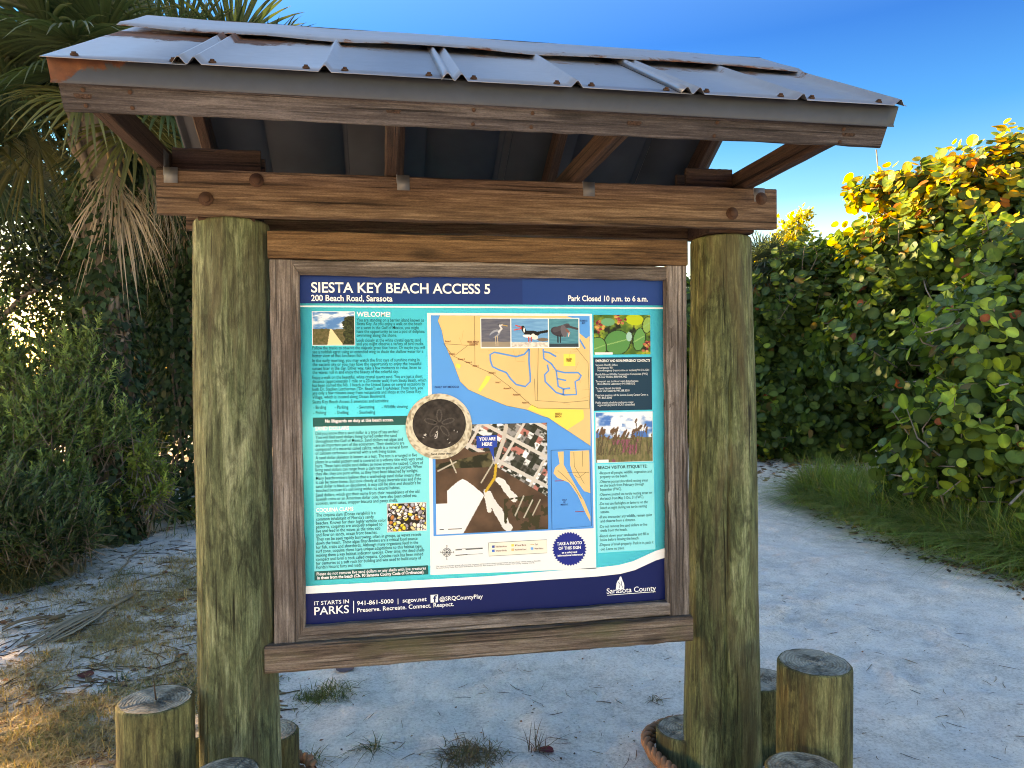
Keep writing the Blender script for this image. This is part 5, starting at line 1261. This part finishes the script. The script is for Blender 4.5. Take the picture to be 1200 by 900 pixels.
SHR = [(.12, .20, .075), (.17, .25, .09), (.075, .13, .055)]
sprig_shrub('large soft feathery green shrub in front of the palms', foot(62, 6.4), [lobe(95, 420, 6.5, .30, .3, .34), lobe(55, 480, 6.2, .36, .35, .34), lobe(118, 492, 6.5, .28, .3, .28), lobe(-5, 520, 6.0, .40, .4, .40), lobe(60, 560, 6.1, .36, .35, .28), lobe(112, 378, 6.6, .16, .16, .22), lobe(10, 430, 6.3, .22, .22, .30), lobe(-20, 370, 6.4, .24, .24, .40)], 2000, 61, .062, SHR, 'shrubs at the edge of the yard')
sprig_shrub('lower yellow green shrub beside the large feathery one', foot(160, 6.9), [lobe(150, 505, 6.9, .24, .25, .26), lobe(172, 560, 6.8, .22, .25, .22), lobe(128, 575, 6.7, .24, .25, .22), lobe(165, 530, 6.7, .14, .15, .16)], 846, 62, .062, [(.19, .26, .065), (.23, .29, .08), (.12, .18, .05)], 'shrubs at the edge of the yard')
sprig_shrub('small dark shrub low on the ground beside the straw grass', foot(75, 5.6), [lobe(78, 612, 5.6, .26, .25, .20), lobe(40, 608, 5.4, .32, .3, .26), lobe(-10, 590, 5.3, .4, .35, .35)], 653, 63, .062, [(.055, .095, .045), (.075, .12, .055), (.04, .07, .035)], 'shrubs at the edge of the yard')
# grass -------------------------------------------------------------
def blades(rg, pos, h, az, lean, wd, col, bend=1.0):
    """curved tapering blades -> verts, quads, colours"""
    n = len(pos); k = 5; s = np.linspace(0, 1, k)
    d = np.stack([np.cos(az), np.sin(az), np.zeros(n)], 1); sd_ = np.stack([-np.sin(az), np.cos(az), np.zeros(n)], 1)
    V = []
    for i, t in enumerate(s):
        c = pos+d*(h*lean*t**1.7)[:, None]*bend; c[:, 2] += h*(t-.45*lean*t*t)
        w_ = wd*(1-t)**.7*.5+.0002
        V += [c-sd_*w_[:, None], c+sd_*w_[:, None]]
    V = np.stack(V, 1).reshape(-1, 3); b0 = (np.arange(n)*2*k)[:, None]
    q = np.concatenate([np.stack([b0+2*i, b0+2*i+1, b0+2*i+3, b0+2*i+2], -1) for i in range(k-1)], 1).reshape(-1, 4)
    return V, q, np.repeat(col, 2*k, 0)
def ground_at(u, v): 
    pts = np.array([on_g(a, b_)[:2] for a, b_ in zip(u, v)]); return np.column_stack([pts, gz(pts[:, 0], pts[:, 1])])
def tufts(rg, centers, per, spread, h, lean, wd, pal, jit=.35):
    n = len(centers)*per; c = np.repeat(centers, per, 0); pos = c+np.column_stack([rg.normal(0, spread, (n, 2)), np.zeros(n)])
    pos[:, 2] = gz(pos[:, 0], pos[:, 1])-.005
    pal = np.array(pal); col = pal[rg.integers(0, len(pal), n)]*rg.uniform(.7, 1.3, (n, 1))
    hh = np.repeat(rg.uniform(.7, 1.2, len(centers)), per)*h*rg.uniform(1-jit, 1+jit, n)
    return blades(rg, pos, hh, rg.uniform(0, 6.28, n), lean*rg.uniform(.2, 1.6, n), np.full(n, wd), col)
rg = np.random.default_rng(71)
# green verge below the near sea grape
u = 950+340*rg.random(640)**1.15; vb = 592+np.clip((u-960)/240, 0, 1.4)*72; v = vb+rg.uniform(-30, 10, 640)*np.clip((u-950)/60, .2, 1)
V, q, c = tufts(rg, ground_at(u, v), 36, .07, .50, 1.25, .011, [(.14, .24, .05), (.20, .30, .065), (.10, .18, .04), (.28, .28, .11)])
tag(link('verge_grass', mesh('verge_grass', V, None, q, c), None, None, M['grass']), 'long bright green grass along the foot of the sea grape bush', 'grass', kind='stuff')
# straw clump at the left edge
ctr = ground_at(np.array([-15., 5, 22, -35, 10, 35]), np.array([668., 676, 660, 690, 690, 676]))
V, q, c = tufts(rg, ctr, 420, .10, .44, 1.5, .006, [(.16, .14, .06), (.11, .12, .045), (.20, .165, .08), (.075, .095, .03)])
tag(link('grass_clump', mesh('grass_clump', V, None, q, c), None, None, M['grass']), 'arching clump of straw coloured grass at the edge of the yard', 'grass')
# yard: dry tan and green patches
def patchy(n, u0, u1, v0, v1, seed, thr, keep_path=False):
    r2 = np.random.default_rng(seed); u = r2.uniform(u0, u1, n); v = v0+(v1-v0)*r2.random(n)**1.0; p = ground_at(u, v)
    k = (fbm(p[:, 0]*1.6+seed, p[:, 1]*1.6, 4) > thr) & ((litter(p[:, 0], p[:, 1]) > .5) | keep_path); return p[k]
V1 = Acc()
for (cen, per, sp, h, le, wd, pal) in ((patchy(700, -40, 330, 640, 905, 3, .56), 34, .05, .055, 1.6, .0032, [(.36, .26, .12), (.27, .19, .085), (.44, .34, .19)]),
                                       (patchy(600, -40, 330, 600, 905, 9, .62), 24, .045, .05, 1.2, .0035, [(.10, .14, .04), (.14, .165, .05), (.20, .19, .08)]),
                                       (patchy(260, 895, 1010, 520, 560, 5, .5), 20, .08, .06, 1.2, .005, [(.08, .10, .03), (.2, .15, .08)])):
    V, q, c = tufts(rg, cen, per, sp, h, le, wd, pal); V1.add(V, None, q, c)
r5 = np.random.default_rng(15)
for (cu, cv, su, sv, n_) in ((185, 702, 38, 14, 90), (130, 735, 45, 8, 30), (60, 840, 50, 14, 55), (215, 665, 20, 6, 25), (20, 870, 30, 12, 30)):
    V, q, c = tufts(r5, ground_at(r5.normal(cu, su, n_), r5.normal(cv, sv, n_)), 40, .06, .055, 1.7, .0035, [(.46, .31, .13), (.36, .23, .09), (.52, .40, .20), (.22, .15, .07)]); V1.add(V, None, q, c)
tag(link('yard_grass', V1.mesh('yard_grass'), None, None, M['grass']), 'patches of dry tan and green grass on the sandy yard', 'grass', kind='stuff')
# small isolated weeds on the open sand
for k, (u, v, h, per, lb, pal) in enumerate(((378, 818, .05, 110, 'flat green weed patch on the sand below the board', [(.07, .09, .02), (.10, .12, .03)]), (432, 886, .07, 40, 'small green tuft at the foot of the board opening', [(.05, .08, .025), (.12, .11, .05)]), (370, 895, .06, 36, 'small grass tuft beside the left rope', [(.06, .08, .03), (.2, .15, .07)]), (552, 893, .05, 150, 'dry brown weed mat on the sand under the middle of the board', [(.20, .13, .06), (.14, .09, .05), (.10, .10, .04)]), (768, 822, .06, 18, 'spiky dry weed on the sand beside the rope wrapped stump', [(.16, .11, .05), (.12, .12, .05)]), (142, 796, .06, 26, 'small green weed on the sand behind the twig topped stump', [(.04, .08, .03), (.07, .1, .04)]), (628, 888, .09, 22, 'reddish upright weed on the sand under the board', [(.18, .08, .05), (.10, .07, .04)]), (800, 735, .05, 14, 'tiny dry sprig on the sand behind the right post', [(.18, .13, .07)]))):
    cen = ground_at(np.array([u+rg.normal(0, 1), u+14, u-12.]), np.array([v, v+4., v+3]))
    if per < 60: cen = cen[:1]
    V, q, c = tufts(rg, cen, per, .05 if per > 60 else .015, h, 1.6, .004, pal); tag(link('weed', mesh('weed', V, None, q, c), None, None, M['grass']), lb, 'weed', 'weeds on the sand')
# palmetto by the left post
pq = P(222, 575, 7.6); o = empty('palmetto', foot(222, 7.6), 'low green palmetto at the foot of the vine covered column', 'shrub'); r9 = np.random.default_rng(77)
for i in range(9): link('frond', fan_frond(r9, np.array(foot(222, 7.6))+[0, 0, .05], i*2.4, .9-.08*i, .35, .55, np.array([.05, .085, .03])*r9.uniform(.8, 1.3), nl=24, droop=.7), o, None, M['frond'])
# ------------------------------------------------------------------ litter
def fallen_leaf(u, v, size, col, seed, label, group='fallen leaves on the sand'):
    r2 = np.random.default_rng(seed); p = ground_at(np.array([u]), np.array([v]))[0]
    n = 14; t = np.arange(n)*2*math.pi/n; cu = r2.uniform(.15, .4); V = [(0, 0, .012)]
    for ring, f in ((0, .55), (1, 1.0)):
        V += [(f*.5*math.cos(a)*(1+.08*r2.normal()), f*.42*math.sin(a)*(1+.08*r2.normal()), .012+f*f*cu*.35*abs(math.sin(a))**2+.03*r2.random()*f) for a in t]
    F = [(0, 1+i, 1+(i+1) % n) for i in range(n)]+[(1+i, 1+n+i, 1+n+(i+1) % n, 1+(i+1) % n) for i in range(n)]
    V = np.array(V)*size; V[:, 2] = V[:, 2]*.7
    cc = np.array(col)*np.r_[1.3, np.full(n, 1.0), r2.uniform(.6, 1.1, n)][:, None]
    me = mesh('fallen_leaf', V, polys=F, col=cc, smooth=True)
    tag(link('fallen_leaf', me, None, T(p[0], p[1], p[2]+.004)@RZ(r2.uniform(0, 6.28)), M['dry']), label, 'leaf', group)
for k, (u, v, s, c, lb) in enumerate(((405, 791, .12, (.16, .11, .12), 'large flat mauve brown dead leaf on the sand behind the bottom rail'), (100, 790, .09, (.14, .035, .03), 'dark red dead leaf on the dry grass behind the twig topped stump'),
        (228, 692, .10, (.10, .06, .04), 'curled dark brown leaf beside the left post'), (212, 704, .08, (.30, .10, .035), 'orange brown leaf lying in dry grass by the left post'), (188, 714, .09, (.32, .10, .04), 'bright rust leaf standing on edge in the dry grass'),
        (43, 806, .07, (.22, .09, .04), 'orange leaf in the dry yard grass near the fallen frond'), (640, 889, .06, (.17, .03, .035), 'small maroon leaf at the foot of the reddish weed'), (225, 608, .10, (.16, .06, .04), 'brown leaf on the far sand beside the left post'),
        (100, 892, .06, (.13, .05, .03), 'small brown leaf on the sand near the bottom of the yard'), (330, 690, .06, (.2, .07, .03), 'brown leaf behind the left post and the board'))):
    fallen_leaf(u, v, s, c, 200+k, lb)
r3 = np.random.default_rng(90)
for k in range(16):
    fallen_leaf(r3.uniform(895, 985), r3.uniform(533, 553), r3.uniform(.09, .16), [(.40, .11, .05), (.30, .10, .05), (.24, .10, .06)][k % 3], 300+k, 'reddish fallen leaf on the brown litter at the far end of the path', 'reddish leaves at the end of the path')
for k, (u, v) in enumerate(((1082, 655), (1000, 628), (1110, 661), (985, 612), (1148, 672))):
    fallen_leaf(u, v, .09, (.15, .07, .045), 340+k, 'brown dead leaf at the edge of the path below the green grass', 'brown leaves along the grass edge')
# scattered needles, twigs and leaf scraps (nobody could count these)
A = Acc(); r4 = np.random.default_rng(91)
def needle(u, v, L, r, col):
    p = ground_at(np.array([u]), np.array([v]))[0]; a = r4.uniform(0, 6.28); d = np.array([math.cos(a), math.sin(a), 0])*L/2; b_ = np.array([-d[1], d[0], 0])*r4.normal(0, .25)
    pts = np.array([p-d, p+b_*.5, p+d]); pts[:, 2] = gz(pts[:, 0], pts[:, 1])+r+.002; A.tube(pts, [r*.8, r, r*.5], 4, col)
BR = [(.10, .055, .035), (.16, .09, .05), (.07, .045, .035), (.22, .15, .09)]
for k in range(230):
    v = 900-360*r4.random()**1.6; needle(r4.uniform(320, 1200), v, r4.uniform(.02, .09), r4.uniform(.0009, .0018), BR[k % 4])
for k in range(620):
    needle(r4.uniform(-20, 330), r4.uniform(590, 900), r4.uniform(.05, .28), r4.uniform(.0015, .004), BR[k % 4])
tv, tf = lance_leaf(.55); n = 2600
u = np.concatenate([r4.uniform(-20, 330, 1300), r4.uniform(880, 1010, 500), r4.uniform(950, 1200, 500), r4.uniform(330, 1200, 300)]); v = np.concatenate([r4.uniform(590, 900, 1300), r4.uniform(526, 565, 500), 0*np.arange(500)+0., 900-330*r4.random(300)**1.3])
ue = u[1800:2300]; v[1800:2300] = 600+np.clip((ue-950)/250, 0, 1)*92+r4.normal(0, 6, 500)
p = ground_at(u, v); p[:, 2] += .006; az = r4.uniform(0, 6.28, n); dr = np.stack([np.cos(az), np.sin(az), r4.normal(0, .15, n)], 1); up = nrm(np.array([0, 0, 1.])+r4.normal(0, .25, (n, 3)))
pl = np.array([(.15, .075, .045), (.22, .13, .07), (.10, .06, .045), (.27, .10, .05), (.28, .22, .14)])
V, F, Cc = scatter(tv, tf, p, frames(dr, up), np.r_[r4.uniform(.02, .065, 1300), r4.uniform(.05, .13, 500), r4.uniform(.02, .07, 500), r4.uniform(.006, .022, 300)], pl[r4.integers(0, 5, n)]*r4.uniform(.7, 1.2, (n, 1))); A.add(V, F, None, Cc)
tag(link('leaf_litter', A.mesh('leaf_litter'), None, None, M['dry']), 'scattered twigs needles and leaf scraps on the sand', 'litter', kind='stuff')
# the fallen palm frond and a few pale sticks
def ground_frond(us, label, seed, nl=15, wd=.018, col=(.33, .27, .19)):
    r2 = np.random.default_rng(seed); A = Acc(); a = ground_at(np.array([us[0]]), np.array([us[1]]))[0]; b_ = ground_at(np.array([us[2]]), np.array([us[3]]))[0]
    ax = b_-a; L = np.linalg.norm(ax); ax = ax/L; sd_ = np.array([-ax[1], ax[0], 0])
    A.tube(np.array([a+ax*L*.95+[0, 0, .02], a+ax*L*1.3+[0, 0, .03]]), [.012, .016], 6, np.array(col)*.8)
    for i in range(nl):
        f = -1+2*i/(nl-1); s = np.linspace(0, 1, 8)[:, None]; c = a+ax*L*(1-s)*1.0+sd_*(f*.16*s**.8*L)+np.array([0, 0, 1])*(.02+.05*np.sin(s*3.14)*(1-abs(f)*.6)+r2.uniform(0, .02))
        c[:, 2] += gz(c[:, 0], c[:, 1]); w_ = wd*np.array([.4, .8, 1, 1, .9, .7, .45, .08])[:, None]*.5
        V = np.concatenate([c-sd_*w_, c+[0, 0, .006], c+sd_*w_]); k = 8; q = []
        for j in range(k-1): q += [(j, k+j, k+j+1, j+1), (k+j, 2*k+j, 2*k+j+1, k+j+1)]
        A.add(V, None, q, np.array(col)*r2.uniform(.65, 1.2))
    return tag(link('fallen_frond', A.mesh('fallen_frond'), None, None, M['dry']), label, 'palm frond', 'fallen palm fronds in the yard')
ground_frond((38, 757, 132, 712), 'folded pale dead palm frond lying on the sandy yard', 1)
ground_frond((2, 738, 60, 728), 'brown dead palm frond lying at the edge of the yard', 2, 9, .014, (.22, .16, .10))
def stick(u0, v0, u1, v1, r, col, label, seed):
    r2 = np.random.default_rng(seed); a, b_ = ground_at(np.array([u0, u1]), np.array([v0, v1])); s = np.linspace(0, 1, 8)[:, None]; p = a+(b_-a)*s; p[:, :2] += r2.normal(0, .012, (8, 2)); p[:, 2] = gz(p[:, 0], p[:, 1])+r+.006
    A = Acc(); A.tube(p, np.linspace(r, r*.5, 8), 6, col); tag(link('stick', A.mesh('stick', smooth=True), None, None, M['dry']), label, 'stick', 'sticks in the yard')
stick(138, 676, 168, 644, .008, (.30, .24, .17), 'pale leaning stick on the yard near the left post', 1)
stick(-5, 858, 60, 850, .009, (.34, .28, .20), 'pale stick on the sand at the outer edge of the yard', 2)
stick(40, 803, 75, 792, .009, (.30, .24, .16), 'short straw coloured stick beside the dark red leaf', 3)
stick(905, 500, 985, 512, .02, (.16, .13, .11), 'grey bare branch lying under the far hedge', 4)
stick(58, 617, 92, 622, .014, (.42, .40, .36), 'bleached white stick in the low dark shrub', 5)
# the twig standing on the left stump
p = P(183, 819, 2.26); A = Acc(); A.tube(np.array([p+[0, 0, -.01], p+[-.004, 0, .03], p+[-.006, .0, .065]]), [.003, .0022, .001], 5, (.08, .05, .035)); A.add(*[(lambda V, F: (V, F))(p+np.array([(-.02, 0, .004), (.02, .004, .004), (.02, -.012, .004), (-.01, -.012, .006)]), None)][0], None, (.2, .1, .07)) if False else None
tag(link('twig', A.mesh('twig'), None, None, M['dry']), 'thin upright twig stuck in the pale topped stump', 'twig')
